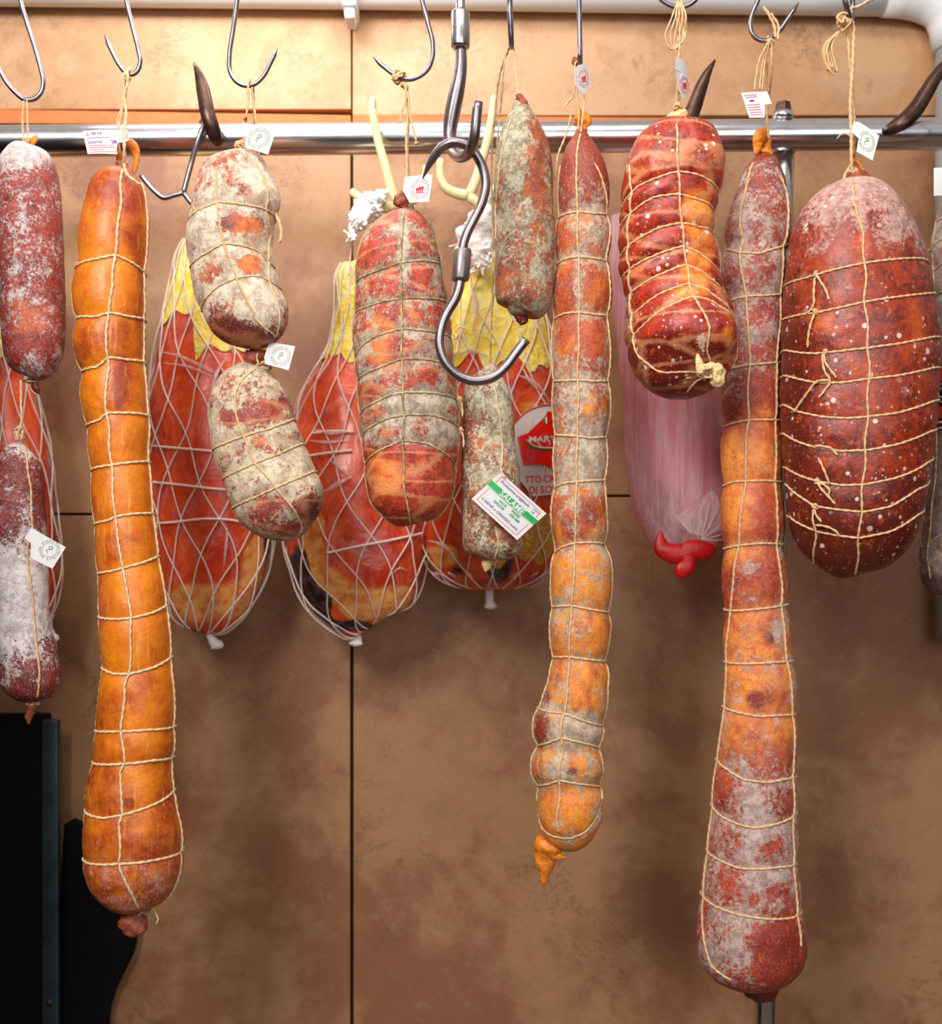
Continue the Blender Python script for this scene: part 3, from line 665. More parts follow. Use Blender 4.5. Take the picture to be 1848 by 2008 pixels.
mb = MB(); mb.tube([P(x, y, Y) for x, y, Y in ((829, 351, -.066), (838, 331, -.069), (850, 309, -.073), (868, 288, -.078), (892, 279, -.082), (914, 284, -.082), (934, 304, -.08), (948, 332, -.078), (953, 362, -.077), (946, 396, -.077), (930, 430, -.077), (916, 458, -.077), (909, 480, -.077), (907, 495, -.077))],
    [m(v, -.08) for v in (.8, 5, 8.5, 9.6, 9.6, 9.6, 9.6, 9.6, 9.6, 9.4, 9.2, 9.2, 9.2, 9.2)], 22); mb.build('upper_bend', M['heavy'], s2)
collar((908, 903), 488, 551, 17.5, -.077, s2, 'collar')
mb = MB(); mb.tube(path([(903, 545), (901, 562), (893, 586), (876, 615), (865, 645), (862, 675), (868, 700), (884, 724), (908, 741), (937, 747), (966, 740), (992, 719), (1012, 692), (1032, 666)], -.077), m(9.6, -.077), 22); mb.build('lower_bend', M['heavy'], s2)

# ------------------------------------------------------------------ dark cabinet at lower left
cb = thing('dark_cabinet', 'dark cabinet in the lower left corner with a grey metal corner post', 'cabinet', P(60, 2100, 0.3))
a, b = P(-900, 3000, 0.305), P(84, 1404, 0.305); mb = MB(); mb.box((a[0], 0.300, a[2]), (b[0], WY - .002, b[2]), 0.003); mb.build('cabinet_body', M['cabinet'], cb)
a, b = P(83, 3000, 0.29), P(114, 1412, 0.29); mb = MB(); mb.box((a[0], 0.288, a[2]), (b[0], 0.2995, b[2]), 0.002); mb.build('corner_post', M['post'], cb)
mb = MB(); mb.tube([P(98, 1965, .2872), P(98, 1965, .289)], m(7, .29), 18, smooth=False, step=.003); mb.build('post_hole', M['black'], cb)  # black disc: the shade inside the hole put into its colour
fr = thing('shade_block', 'unseen dark block added left of the hanging meats to shade the lower wall', 'shade_block', (-1.0, -0.45, 0))  # unseen box, added to keep lamp light off the lower left wall
mb = MB(); mb.box((-1.25, -0.45, 0.0), (-0.58, 0.05, 1.9), 0.02); mb.build('shade_block_body', M['cabinet'], fr)
mb = MB(); mb.tube([(-0.65, -0.45, 0.9), (-0.65, -0.49, 0.92), (-0.65, -0.49, 1.4), (-0.65, -0.45, 1.42)], 0.009, 12); mb.build('block_handle', M['steel'], fr)

# ------------------------------------------------------------------ small builders for the meats
def line(name, pts, par, Y=0.0, rad=2.2, mat='twine', twist=700):
    mb = MB(); r = m(rad, Y); mb.tube([P(*(q if len(q) > 2 else (q[0], q[1], Y))) for q in pts], r, 8, twist=twist, step=r * 1.3); return mb.build(name, M[mat], par)
def tangle(name, x, y, Y, rx, ry, par, rad=2.0, n=9, seed=1, mat='twine', rz=None):
    rnd = random.Random(seed); mb = MB(); pts = []
    for i in range(n * 3):
        a = rnd.uniform(0, 6.28); b = rnd.uniform(-1, 1); c = math.sqrt(1 - b * b)
        q = P(x, y, Y); k = m(1, Y); pts.append(q + np.array([math.cos(a) * c * rx * k, math.sin(a) * c * (rz or rx) * k, b * ry * k]))
    mb.tube(pts, m(rad, Y), 7, twist=600, step=m(rad, Y) * 1.6); return mb.build(name, M[mat], par)
def tassel(name, x0, y0, x1, y1, Y, par, n=8, spread=10, rad=1.3, seed=3, mat='twine', loop=False, bow=10):
    rnd = random.Random(seed); mb = MB()
    for i in range(n):
        s = rnd.uniform(-1, 1) * spread; d = rnd.uniform(-1, 1) * 0.008; L = rnd.uniform(.85, 1.04)
        xe, ye = x0 + (x1 - x0) * L + s, y0 + (y1 - y0) * L
        mb.tube([P(x0 + s * .15, y0, Y + d * .2), P(x0 + (x1 - x0) * .4 + s * .8 - bow, y0 + (y1 - y0) * .35, Y + d), P(x0 + (x1 - x0) * .8 + s - bow * .4, y0 + (y1 - y0) * .75, Y + d), P(xe, ye, Y + d)], m(rad, Y), 6, twist=500, step=m(rad, Y) * 2)
    return mb.build(name, M[mat], par)
def stub(name, cl, Y, mat, par, lump=0.16, lumpf=60, kd=0.8, seed=3, **k):
    b = Body(cl, Y, kd, seed, lump, lumpf, nphi=48, step=1.6, **k); p = b.mesh()[0]; n, q = p.shape[:2]
    f = [[i * q + j, (i + 1) * q + j, (i + 1) * q + (j + 1) % q, i * q + (j + 1) % q] for i in range(n - 1) for j in range(q)]
    f += [list(range(q)), [(n - 1) * q + j for j in range(q)][::-1]]
    return mk(name, p.reshape(-1, 3), f, M[mat], par)
def small_tag(poly_px, Y, par, A, B, Cc, stamp=None, lab='white card tag', ink='green'):
    """poly in photo positions on the plane A, B, Cc"""
    cd = Card(A, B, Cc); a = np.array([[B[0] - A[0], Cc[0] - A[0]], [B[1] - A[1], Cc[1] - A[1]]], float); ai = np.linalg.inv(a)
    uv = [tuple(ai @ np.array([x - A[0], y - A[1]])) for x, y in poly_px]
    o = cd.body('card_tag', uv, M['card'], par); o['label'] = lab
    if stamp:
        c = ai @ np.array([stamp[0] - A[0], stamp[1] - A[1]])
        emblem(cd, c[0], c[1], stamp[2], (M['olive_ink'], M['green_ink']) if ink == 'green' else (M['pink_ink'], M['red_ink']), o, style=0 if ink == 'green' else 1)
    return cd, o
# ------------------------------------------------------------------ A: salami in the top left corner
Y = 0.0
r = thing('cured_salami', 'stubby white-dusted red salami hanging from the top left hook', 'salami', P(52, 196, Y), 'plain salamis')
A = Body(rows([(281, 44, 58), (284, 30, 70), (290, 18, 80), (300, 8, 91), (320, 0, 103), (350, -3, 111), (400, -3, 118), (450, -1, 121), (500, 3, 123), (560, 5, 125), (620, 6, 125), (670, 8, 123), (700, 12, 119), (718, 20, 112), (732, 32, 100), (740, 45, 85), (743, 56, 72)]), Y, 1.0, 1, 0.02, 14)
A.long([(50, 284), (53, 420), (56, 560), (60, 742)], depth=0.01, rad=0.01)
mA = meat('salami_dusted', 1, (166, 50, 36), (100, 28, 24), (216, 110, 62), (232, 218, 214), 40, 125, gloss=0.4, bw=0.05)
A.build('salami_body', mA, r, fat=0.38, bloom=0.45, tk=[(280, 0, .28), (310, 0, .16), (345, 0, 0), (745, 0, 0)], patches=[(60, 620, 40, 40, 'f', .2), (75, 715, 60, 22, 'b', .08)], crease=0.1)
line('hanging_twine', [(47, 280), (44, 240), (47, 200), (50, 190, .006), (52, 200, .006)], r, Y - .002, 1.8); line('hanging_twine', [(56, 280), (54, 240), (53, 200), (51, 190, .006)], r, Y - .003, 1.8)
stub('casing_end', [(62, 284, 3), (66, 276, 6), (70, 268, 5), (71, 263, 1)], Y, 'knot_org', r)
tangle('knot', 52, 277, Y, 8, 6, r, 1.8, 5, 11)
tangle('lower_knot', 60, 746, Y, 14, 4, r, 2, 5, 12, 'twine_mould'); stub('lower_casing_end', [(66, 744, 4), (69, 754, 6), (72, 764, 6), (77, 772, 2)], Y, 'knot_dark', r)
line('loose_twine', [(55, 748), (60, 762), (72, 774)], r, Y, 1.6)

# ------------------------------------------------------------------ B: lower left salami
r = thing('cured_salami', 'long snow-white dusted salami at the lower left, hung under the corner salami', 'salami', P(40, 748, Y), 'plain salamis')
B = Body(rows([(868, 33, 45), (872, 27, 50), (880, 14, 58), (895, 2, 68), (920, -6, 79), (960, -12, 86), (1000, -14, 87), (1060, -12, 88), (1120, -9, 91), (1180, -6, 95), (1240, -3, 101), (1290, -1, 110), (1325, 0, 116), (1345, 5, 113), (1360, 14, 103), (1370, 30, 85), (1375, 48, 68)]), Y, 1.0, 2, 0.035, 14)
B.long([(45, 873), (54, 920), (60, 960), (63, 1035), (55, 1062), (55, 1110), (60, 1150), (66, 1180), (72, 1260), (75, 1340), (73, 1368)], depth=0.03, rad=1.9)
mB = meat('salami_snowy', 2, (140, 44, 32), (88, 26, 22), (186, 92, 52), (234, 226, 224), 40, 110, gloss=0.45, bw=0.045)
B.build('salami_body', mB, r, fat=0.3, bloom=0.42, tk=[(870, 0, .16), (910, 0, 0), (1050, 0, .04), (1110, 0, .15), (1230, 0, .17), (1290, 0, .07), (1375, 0, 0)], patches=[(20, 1180, 30, 80, 'b', .06)], crease=0.1)
B.twines(M['twine'], r)
line('hanging_twine', [(41, 745), (41, 790), (40, 835), (36, 845)], r, Y - .012, 2.2, 'twine_pale'); tangle('knot', 38, 850, Y - .006, 9, 16, r, 2.2, 6, 5, 'twine_pale')
stub('lower_casing_end', [(62, 1374, 10), (63, 1384, 12), (60, 1396, 9), (57, 1408, 7), (56, 1420, 2)], Y, 'knot_brown', r, seed=8); tangle('lower_knot', 64, 1379, Y, 14, 5, r, 2, 5, 21, 'twine')
small_tag([(62, 1035), (129, 1073), (103, 1115), (61, 1094), (70, 1073), (48, 1055)], -.05, r, (62, 1035, -.056), (129, 1073, -.06), (36, 1077, -.056), (98, 1078, .42), 'white notched card tag with a green stamp')

# ------------------------------------------------------------------ C: the long orange netted sausage
r = thing('netted_sausage', 'long orange sausage in a square twine net, hanging left of the pale salamis', 'sausage', P(245, 142, Y), 'long netted sausages')
cC = Body(rows([(326, 236, 246), (330, 226, 256), (338, 208, 268), (350, 192, 278), (375, 176, 285), (400, 169, 288), (441, 159, 291), (480, 154, 290), (515, 155, 287), (545, 147, 286), (575, 144, 285), (605, 147, 286), (626, 152, 286), (665, 146, 284), (700, 152, 285), (728, 163, 286), (760, 160, 288), (800, 165, 291), (836, 173, 294), (880, 175, 292), (925, 181, 295), (960, 181, 298), (1025, 187, 303), (1070, 189, 309), (1115, 192, 314), (1150, 195, 322), (1206, 195, 331), (1250, 198, 336), (1300, 202, 338), (1360, 196, 343), (1431, 188, 345), (1460, 186, 345), (1497, 183, 341), (1550, 172, 345), (1597, 168, 352), (1640, 167, 360), (1694, 169, 359), (1720, 176, 353), (1748, 190, 340), (1768, 208, 322), (1780, 228, 304), (1786, 248, 286)]), Y, 1.0, 3, 0.012, 12, nphi=128)
for q in ([(156, 517), (190, 508), (227, 499), (255, 514), (286, 536)], [(151, 626), (185, 621), (214, 613), (250, 619), (287, 628)], [(164, 732), (190, 718), (212, 699), (250, 704), (286, 710)], [(173, 838), (192, 825), (209, 809), (250, 811), (295, 816)], [(181, 924), (219, 912), (258, 908), (296, 906)], [(188, 1029), (210, 1020), (226, 1012), (262, 1008), (301, 1007)],
          [(192, 1124), (218, 1121), (240, 1114), (280, 1105), (313, 1089)], [(195, 1206), (204, 1213), (230, 1216), (256, 1211), (300, 1201), (334, 1186)], [(203, 1315), (222, 1323), (252, 1322), (300, 1310), (339, 1289)], [(187, 1431), (210, 1436), (238, 1434), (290, 1432), (348, 1425)], [(183, 1499), (210, 1501), (244, 1497), (300, 1492), (341, 1485)],
          [(168, 1597), (200, 1605), (242, 1600), (300, 1580), (347, 1550)], [(170, 1694), (200, 1698), (234, 1696), (300, 1688), (358, 1671)]): cC.ring(q, 0.055, 15, 2.5)
cC.long([(240, 334), (237, 400), (227, 500), (220, 560), (214, 613), (212, 699), (209, 809), (215, 860), (219, 912), (226, 1012), (240, 1114), (256, 1210), (255, 1319), (245, 1340), (238, 1434), (244, 1497), (237, 1510), (242, 1600), (234, 1616), (234, 1696), (250, 1740), (274, 1782)], depth=0.03, w=8, rad=2.5)
for ph in (1.5, -1.5, 3.0): cC.long(phi=ph, t0=0.03, t1=0.97, depth=0.02, rad=2.2)
mC = meat('netted_sausage_orange', 3, (200, 92, 22), (150, 50, 18), (236, 136, 20), (214, 150, 130), 22, 150, gloss=0.27, fw=0.16, grain=(240, 170, 70), bumps=0.35, bdark=(190, 120, 100), dust=.08, mott=.3)
cC.build('sausage_body', mC, r, fat=0.50, bloom=0.18, tk=[(330, -.06, 0, .03), (420, .02, 0, 0), (1400, .02, 0, 0), (1500, -.02, .12, .01), (1640, -.03, .21, .02), (1700, -.04, .27, .03), (1780, -.04, .30, .03)], patches=[(200, 385, 30, 40, 'd', .07), (260, 410, 25, 60, 'd', .08), (250, 665, 40, 50, 'd', .08), (205, 370, 34, 30, 'd', .11), (270, 480, 18, 40, 'd', .12), (280, 560, 14, 40, 'd', .12), (165, 690, 20, 40, 'd', .1), (235, 760, 18, 44, 'd', .13), (240, 745, 22, 40, 'd', .08), (285, 1640, 40, 40, 'd', .07), (210, 540, 40, 60, 'f', .1), (255, 1575, 9, 9, 'd', .3), (255, 1240, 50, 300, 'f', .05)], crease=0.25)
cC.twines(M['twine_pale'], r)
line('hanging_twine', [(243, 330), (244, 300, -.014), (243, 270, -.014), (247, 215, -.008), (243, 190), (251, 160), (250, 143, -.006), (254, 138, .004), (256, 150, .006)], r, Y - .006, 3.0, 'twine_pale')
line('hanging_twine', [(238, 330), (233, 290), (233, 250), (240, 215), (244, 180), (241, 150), (246, 140)], r, Y - .002, 2.0, 'twine_pale'); line('hanging_twine', [(234, 262), (230, 240), (238, 214), (247, 190), (247, 160), (250, 146)], r, Y + .003, 1.7, 'twine_pale')
line('hanging_twine', [(243, 318, -.016), (246, 335, -.022), (258, 350, -.032), (274, 361, -.03)], r, Y, 2.6, 'twine_pale')
tangle('knot', 250, 150, Y, 7, 9, r, 2.2, 5, 31, 'twine_pale')
stub('casing_end', [(247, 276, 3), (255, 280, 9), (264, 292, 9), (267, 308, 7), (266, 325, 5), (262, 338, 3), (258, 343, 1)], Y + .004, 'knot_org', r, 0.1); stub('casing_neck', [(231, 282, 3), (233, 300, 6), (238, 318, 9), (241, 334, 12), (241, 340, 10)], Y, 'knot_org', r, 0.12, seed=5)
tangle('neck_binding', 240, 322, Y, 12, 6, r, 2, 6, 33, 'twine_pale')
stub('lower_casing_end', [(270, 1786, 18), (266, 1796, 24), (262, 1806, 30), (259, 1815, 30), (256, 1824, 24), (252, 1831, 14), (250, 1835, 4)], Y, 'knot_brown', r, 0.1, 50, seed=4)
line('loose_twine', [(297, 1778), (304, 1788), (310, 1802), (307, 1812)], r, Y - .01, 1.8); tangle('lower_knot', 275, 1788, Y, 20, 4, r, 2, 5, 36, 'twine_mould')
cd, o = small_tag([(162, 257), (249, 254), (254, 275), (243, 279), (227, 280), (230, 303), (172, 302)], -.02, r, (162, 257, -.012), (230, 256, -.014), (172, 302, -.02), None, 'white notched card tag with purple handwriting and faint red print')
mb = MB(); mb.add(*cd.text('JL 48.94', .30, .16, .13, .46, shear=.2)); mb.build('handwriting', M['purple_ink'], o, smooth=False); mb = MB(); mb.add(*cd.text('Salame', .28, .50, .14, .42, shear=.2)); mb.build('handwriting', M['purple_ink'], o, smooth=False); mb = MB(); mb.add(*cd.text('2M', .83, .50, .15, .14, bold=.02)); mb.build('handwriting', M['purple_ink'], o, smooth=False)
mb = MB()
for v, a, b in ((.32, .08, .75), (.66, .08, .62), (.75, .08, .85), (.84, .08, .5), (.94, .05, .88), (1.0 - .34, .66, .82)): mb.add(*cd.strip([(a, v), (b, v)], .03))
mb.build('printed_lines', M['pink_ink'], o, smooth=False)
line('binding', [(243, 250, -.022), (244, 268, -.026), (244, 290, -.028), (243, 318, -.02)], r, Y, 2.6, 'twine_pale')

# ------------------------------------------------------------------ D: pale bent salami
r = thing('netted_salami', 'pale mould-covered bent salami tied with thin twine, upper one of the pair left of centre', 'salami', P(490, 166, Y), 'pale bent salamis')
dD = Body([(462, 298, 3), (461, 300, 20), (462, 305, 38), (463, 316, 54), (462, 340, 68), (460, 375, 78), (457, 415, 82), (452, 455, 83), (451, 495, 83), (456, 530, 82), (466, 565, 82), (480, 598, 82), (494, 628, 76), (503, 652, 62), (508, 670, 42), (510, 680, 22), (511, 684, 3)], Y, 0.95, 4, 0.03, 16)
dD.bump(533, 385, 42, 16); dD.bump(540, 640, 30, 8); dD.bump(410, 400, 34, -4)
for q in ([(374, 421), (396, 405), (426, 395), (470, 398), (520, 410), (535, 424)], [(374, 517), (405, 493), (440, 477), (480, 480), (507, 491), (531, 514)], [(404, 580), (430, 558), (465, 543), (495, 540), (513, 541), (530, 551)]): dD.ring(q, 0.05, 13, 1.9)
dD.long([(424, 330), (424, 395), (432, 440), (440, 477), (452, 515), (465, 543), (487, 596), (502, 627), (520, 648), (537, 664)], depth=0.03, rad=1.9); dD.long([(500, 312), (515, 360), (520, 410), (530, 460), (528, 515), (532, 560), (545, 600), (543, 640), (535, 664)], depth=0.02, rad=1.8)
mD = meat('salami_pale_mould', 4, (176, 58, 36), (108, 34, 26), (226, 124, 44), (232, 222, 196), 30, 75, gloss=0.45, bw=0.05, streak=0.5, streakc=(216, 134, 84), bdark=(176, 160, 140))
dD.cw = 13; dD.build('salami_body', mD, r, fat=0.45, bloom=0.53, tk=[(300, 0, .02), (600, 0, 0), (640, -.2, -.02), (684, -.3, -.16, .1)], patches=[(470, 440, 45, 15, 'b', -.24), (490, 455, 30, 22, 'f', .3), (450, 442, 30, 10, 'd', .1), (490, 520, 22, 18, 'b', -.22), (492, 520, 20, 16, 'f', .25), (440, 330, 22, 30, 'b', -.12), (455, 650, 60, 26, 'b', -.26), (460, 655, 60, 30, 'd', .25), (440, 600, 30, 20, 'b', -.1), (410, 530, 20, 24, 'b', -.14), (400, 400, 30, 12, 'b', -.1), (500, 590, 40, 30, 'b', .12), (515, 600, 20, 40, 'b', .1), (538, 420, 12, 80, 'b', .2)], crease=0.5)
dD.twines(M['twine'], r)
line('hanging_twine', [(478, 290), (482, 235), (487, 200), (487, 165), (491, 158, .006), (493, 168, .008)], r, Y - .006, 1.9); line('hanging_twine', [(510, 325, .004), (508, 300), (503, 250), (500, 220), (496, 190), (494, 170), (491, 159, .004)], r, Y, 1.9)
line('loose_twine', [(483, 230), (481, 236)], r, Y - .01, 3.4, 'knot_brown')
tangle('knot', 476, 287, Y, 15, 10, r, 2.2, 7, 41); stub('casing_end', [(470, 296, 4), (474, 285, 8), (480, 276, 6), (486, 270, 2)], Y, 'knot_org', r)
line('loose_twine', [(537, 408), (543, 425), (549, 440), (552, 460), (549, 476)], r, Y - .01, 3.2)
small_tag([(476, 241), (543, 252), (526, 303), (481, 290), (482, 268), (467, 263)], -.03, r, (476, 241, -.02), (543, 252, -.024), (459, 290, -.02), (508, 272, .42), 'white notched card tag with a green stamp')

# ------------------------------------------------------------------ E: pale salami below
YE = 0.012
r = thing('netted_salami', 'pale grey-moulded salami leaning right under the bent one, lower of the pair', 'salami', P(508, 690, YE), 'pale bent salamis')
eE = Body([(510, 719, 3), (509, 722, 22), (506, 728, 40), (502, 740, 55), (496, 765, 72), (492, 795, 82), (496, 830, 86), (503, 865, 88), (514, 900, 90), (528, 935, 91), (541, 968, 91), (552, 1000, 84), (559, 1025, 68), (564, 1043, 48), (567, 1056, 24), (568, 1062, 3)], YE, 0.95, 5, 0.025, 15)
eE.bump(600, 985, 44, 12)
for q in ([(416, 880), (440, 870), (479, 856), (530, 840), (576, 821)], [(428, 945), (465, 923), (498, 908), (545, 892), (593, 871)], [(450, 1000), (495, 978), (543, 956), (580, 941), (612, 924)]): eE.ring(q, 0.035, 12, 1.9)
eE.long([(500, 725), (470, 750), (461, 780), (463, 810), (474, 848), (498, 905), (541, 955), (570, 994), (583, 1017), (588, 1048)], depth=0.03, rad=1.9)
mE = meat('salami_cream_mould', 5, (168, 54, 44), (110, 40, 34), (218, 128, 70), (224, 214, 184), 28, 80, gloss=0.5, bw=0.05, streak=0.45, streakc=(214, 150, 100), bdark=(176, 160, 132))
eE.build('salami_body', mE, r, fat=0.40, bloom=0.555, patches=[(505, 818, 40, 14, 'b', -.2), (450, 822, 14, 16, 'b', -.22), (535, 795, 34, 16, 'b', -.1), (505, 870, 40, 16, 'b', -.12), (535, 990, 34, 26, 'b', -.13), (610, 1000, 28, 26, 'b', -.22), (610, 1000, 28, 28, 'd', .16), (570, 1040, 40, 20, 'b', -.12), (540, 865, 40, 8, 'f', .3)], crease=0.3)
eE.twines(M['twine'], r)
stub('casing_end', [(490, 724, 3), (490, 714, 10), (494, 704, 15), (504, 697, 15), (516, 694, 10), (524, 690, 4), (528, 688, 1)], YE - .004, 'knot_brown', r, 0.14); stub('casing_neck', [(506, 692, 7), (507, 704, 10), (510, 716, 14), (510, 726, 22)], YE, 'knot_pale', r, 0.1)
tangle('knot', 512, 719, YE, 20, 6, r, 2.2, 7, 51, 'twine_mould'); line('hanging_twine', [(508, 716, YE - .01), (504, 700, YE - .012), (508, 686, YE - .008), (512, 660, .052), (514, 640, .055), (500, 300, .052), (497, 166, .004)], r, YE, 1.9)
small_tag([(528, 671), (579, 679), (566, 726), (520, 714), (518, 700)], YE - .02, r, (528, 671, YE - .016), (579, 679, YE - .02), (516, 717, YE - .02), (551, 699, .42), 'white card tag with a round green stamp')

# ------------------------------------------------------------------ F: netted coppa
r = thing('netted_coppa', 'fat red coppa with peach stripes and mouldy cross twine, behind the heavy hook', 'cured meat', P(790, 140, Y), 'tied coppas')
fF = Body(rows([(410, 792, 800), (412, 780, 812), (417, 768, 824), (426, 755, 836), (440, 741, 848), (460, 724, 858), (490, 706, 865), (530, 697, 869), (565, 694, 873), (600, 694, 880), (640, 693, 885), (680, 694, 889), (720, 696, 892), (760, 700, 896), (800, 703, 900), (840, 706, 903), (880, 710, 902), (920, 715, 897), (950, 718, 893), (980, 724, 885), (1000, 736, 872), (1015, 752, 854), (1025, 770, 836), (1030, 790, 818)]), Y, 0.92, 6, 0.012, 14, nphi=128)
for q in ([(698, 549), (725, 535), (755, 523), (785, 515), (825, 511), (866, 516)], [(695, 612), (720, 600), (750, 590), (788, 584), (840, 584), (882, 593)], [(695, 692), (720, 668), (750, 653), (788, 643), (853, 649), (888, 662)], [(702, 742), (735, 722), (788, 704), (840, 703), (861, 708), (893, 724)], [(702, 812), (730, 790), (760, 775), (791, 768), (850, 770), (901, 783)], [(707, 856), (730, 834), (760, 820), (791, 813), (850, 815), (904, 840)], [(715, 905), (745, 880), (791, 864), (840, 870), (897, 915)]): fF.ring(q, 0.06, 12, 2.0)
fF.long([(793, 414), (787, 500), (788, 584), (788, 643), (790, 704), (790, 768), (791, 865), (793, 940), (800, 1000), (806, 1026)], depth=0.035, w=9, rad=2.0); fF.long(phi=1.45, t0=.05, t1=.97, rad=2.0); fF.long(phi=-1.5, t0=.05, t1=.97, rad=2.0)
mF = meat('coppa_striped', 6, (194, 58, 30), (128, 34, 22), (244, 140, 46), (208, 198, 176), 30, 95, gloss=0.33, bw=0.05, streak=0.5, streakc=(236, 160, 104), stretch=(.55, .55, 1.7), bdark=(140, 136, 118))
fF.cw = 17; fF.build('meat_body', mF, r, fat=0.38, bloom=0.425, tk=[(410, -.06, .02), (500, 0, 0), (820, 0, .04), (868, 0, .06), (885, .03, -.14), (1030, 0, -.15)], patches=[(730, 580, 30, 60, 'b', .06), (745, 640, 24, 20, 'f', .25), (740, 700, 30, 40, 'f', .2), (760, 930, 26, 50, 'f', .2), (850, 640, 30, 40, 'f', .05), (860, 510, 16, 60, 'b', .05), (820, 790, 60, 20, 'b', .1), (790, 480, 8, 60, 'b', .2), (760, 450, 40, 12, 'b', .08)], crease=0.75)
fF.twines(M['twine_mould'], r)
line('hanging_twine', [(790, 395), (798, 345), (797, 280), (800, 215), (797, 180), (791, 162)], r, Y - .004, 2.2); line('hanging_twine', [(802, 395), (802, 345), (800, 280), (803, 215), (799, 175), (794, 155)], r, Y + .002, 1.8)
line('loose_twine', [(796, 165), (795, 200), (787, 222), (785, 240)], r, Y - .008, 2.0); line('loose_twine', [(800, 180), (805, 230), (812, 258), (817, 278)], r, Y - .008, 1.9); tangle('twine_end', 817, 281, Y - .008, 4, 3, r, 1.5, 3, 3)
tangle('knot', 783, 150, Y, 14, 14, r, 2.5, 8, 61); tangle('lower_knot', 793, 168, Y, 8, 8, r, 2.2, 5, 62)
stub('casing_end', [(780, 404, 10), (784, 396, 15), (790, 387, 14), (795, 378, 8), (798, 373, 2)], Y - .004, 'knot_brown', r, 0.2, 90); tangle('neck_binding', 797, 408, Y, 14, 7, r, 2.4, 7, 63, 'twine_mould'); stub('casing_neck', [(795, 396, 9), (796, 408, 14), (797, 420, 26)], Y, 'knot_brown', r, 0.1)
for i, (x, y) in enumerate(((896, 660), (905, 783), (907, 843))):
    tangle('side_knot', x - 2, y, Y - .006, 5, 6, r, 1.8, 4, 64 + i); line('loose_twine', [(x - 2, y), (x + 2, y + 16), (x + (2 if i else -2), y + 34)], r, Y - .006, 2.0)
line('loose_twine', [(892, 650), (900, 642), (912, 642)], r, Y - .006, 1.8)
small_tag([(794, 347), (849, 342), (842, 395), (804, 398), (797, 385), (790, 374)], -.02, r, (794, 347, -.012), (849, 342, -.03), (789, 400, -.012), (825, 371, .40), 'white card tag with a red stamp', 'red')

# ------------------------------------------------------------------ G: grey mouldy salami
r = thing('cured_salami', 'straight salami in grey-green mould hanging right of the heavy hook', 'salami', P(1003, 94, Y), 'plain salamis')
gG = Body(rows([(186, 1014, 1022), (190, 1010, 1027), (200, 1007, 1033), (212, 1004, 1040), (225, 997, 1048), (245, 986, 1059), (265, 979, 1068), (290, 974, 1077), (320, 971, 1082), (360, 970, 1084), (420, 970, 1085), (500, 970, 1087), (550, 970, 1086), (580, 972, 1083), (598, 976, 1078), (608, 984, 1066), (615, 996, 1048), (619, 1010, 1034)]), Y, 1.0, 7, 0.022, 16)
gG.long([(1004, 230), (984, 312), (975, 400), (972, 470)], depth=0.004, rad=1.6)
mG = meat('salami_grey_mould', 7, (162, 68, 32), (100, 42, 28), (206, 100, 36), (196, 194, 166), 38, 105, gloss=0.5, bw=0.045, bdark=(128, 128, 104))
gG.build('salami_body', mG, r, fat=0.47, bloom=0.512, patches=[(1060, 290, 20, 60, 'b', -.1), (1050, 360, 22, 40, 'b', -.1), (1010, 320, 30, 40, 'b', .03), (1000, 420, 30, 60, 'b', .06), (1005, 250, 20, 30, 'b', .08), (1060, 440, 16, 40, 'b', -.06), (1000, 520, 18, 60, 'b', -.05)], crease=0.1)
gG.twines(M['twine'], r)
line('hanging_twine', [(1018, 187), (1012, 140), (1009, 96), (1003, 86, .006)], r, Y - .004, 1.8, 'twine_pale'); line('hanging_twine', [(1003, 88, .004), (996, 98), (984, 195), (977, 260), (970, 360), (967, 470), (967, 600)], r, Y - .002, 1.5, 'twine_mould')
stub('casing_end', [(1012, 186, 2), (1018, 190, 7), (1024, 200, 8), (1028, 210, 6)], Y - .006, 'knot_brown', r, 0.2, 90)
stub('lower_casing_end', [(1012, 617, 4), (1018, 622, 8), (1026, 627, 10), (1022, 635, 4), (1020, 638, 1)], Y, 'knot_dark', r, 0.2, 80)

# ------------------------------------------------------------------ H: small salami with the label
YH = 0.022
r = thing('cured_salami', 'slim mouldy salami behind the heavy hook, wearing the white and green card', 'salami', P(964, 640, YH), 'plain salamis')
hH = Body(rows([(714, 957, 969), (718, 952, 975), (730, 941, 985), (745, 926, 994), (762, 913, 1000), (785, 907, 1004), (820, 905, 1008), (880, 905, 1013), (940, 905, 1018), (1000, 905, 1023), (1040, 907, 1028), (1065, 911, 1030), (1080, 920, 1025), (1092, 934, 1012), (1098, 950, 996)]), YH, 1.0, 8, 0.03, 16)
hH.bump(1008, 1070, 26, 7); hH.bump(932, 1060, 26, 5)
hH.long([(964, 718), (972, 770), (980, 820), (985, 880), (983, 930)], depth=0.015, rad=1.8); hH.long([(974, 1040), (979, 1066), (970, 1095)], depth=0.12, w=8, rad=2.0)
mH = meat('salami_speckled_mould', 8, (150, 60, 34), (92, 40, 28), (214, 116, 44), (222, 218, 190), 40, 120, gloss=0.5, bw=0.045, bdark=(150, 148, 120))
hH.build('salami_body', mH, r, fat=0.45, bloom=0.52, tk=[(715, 0, .02), (850, 0, 0), (1000, 0, -.04), (1100, 0, -.03)], patches=[(925, 850, 24, 60, 'b', -.08), (960, 870, 20, 20, 'f', .2)], crease=0.2)
hH.twines(M['twine_pale'], r)
line('hanging_twine', [(962, 716, YH - .002), (963, 660, YH), (965, 600, .03), (966, 460, .045), (968, 250, .045), (985, 130, .03), (1002, 88, .006)], r, YH, 1.6, 'twine_mould')
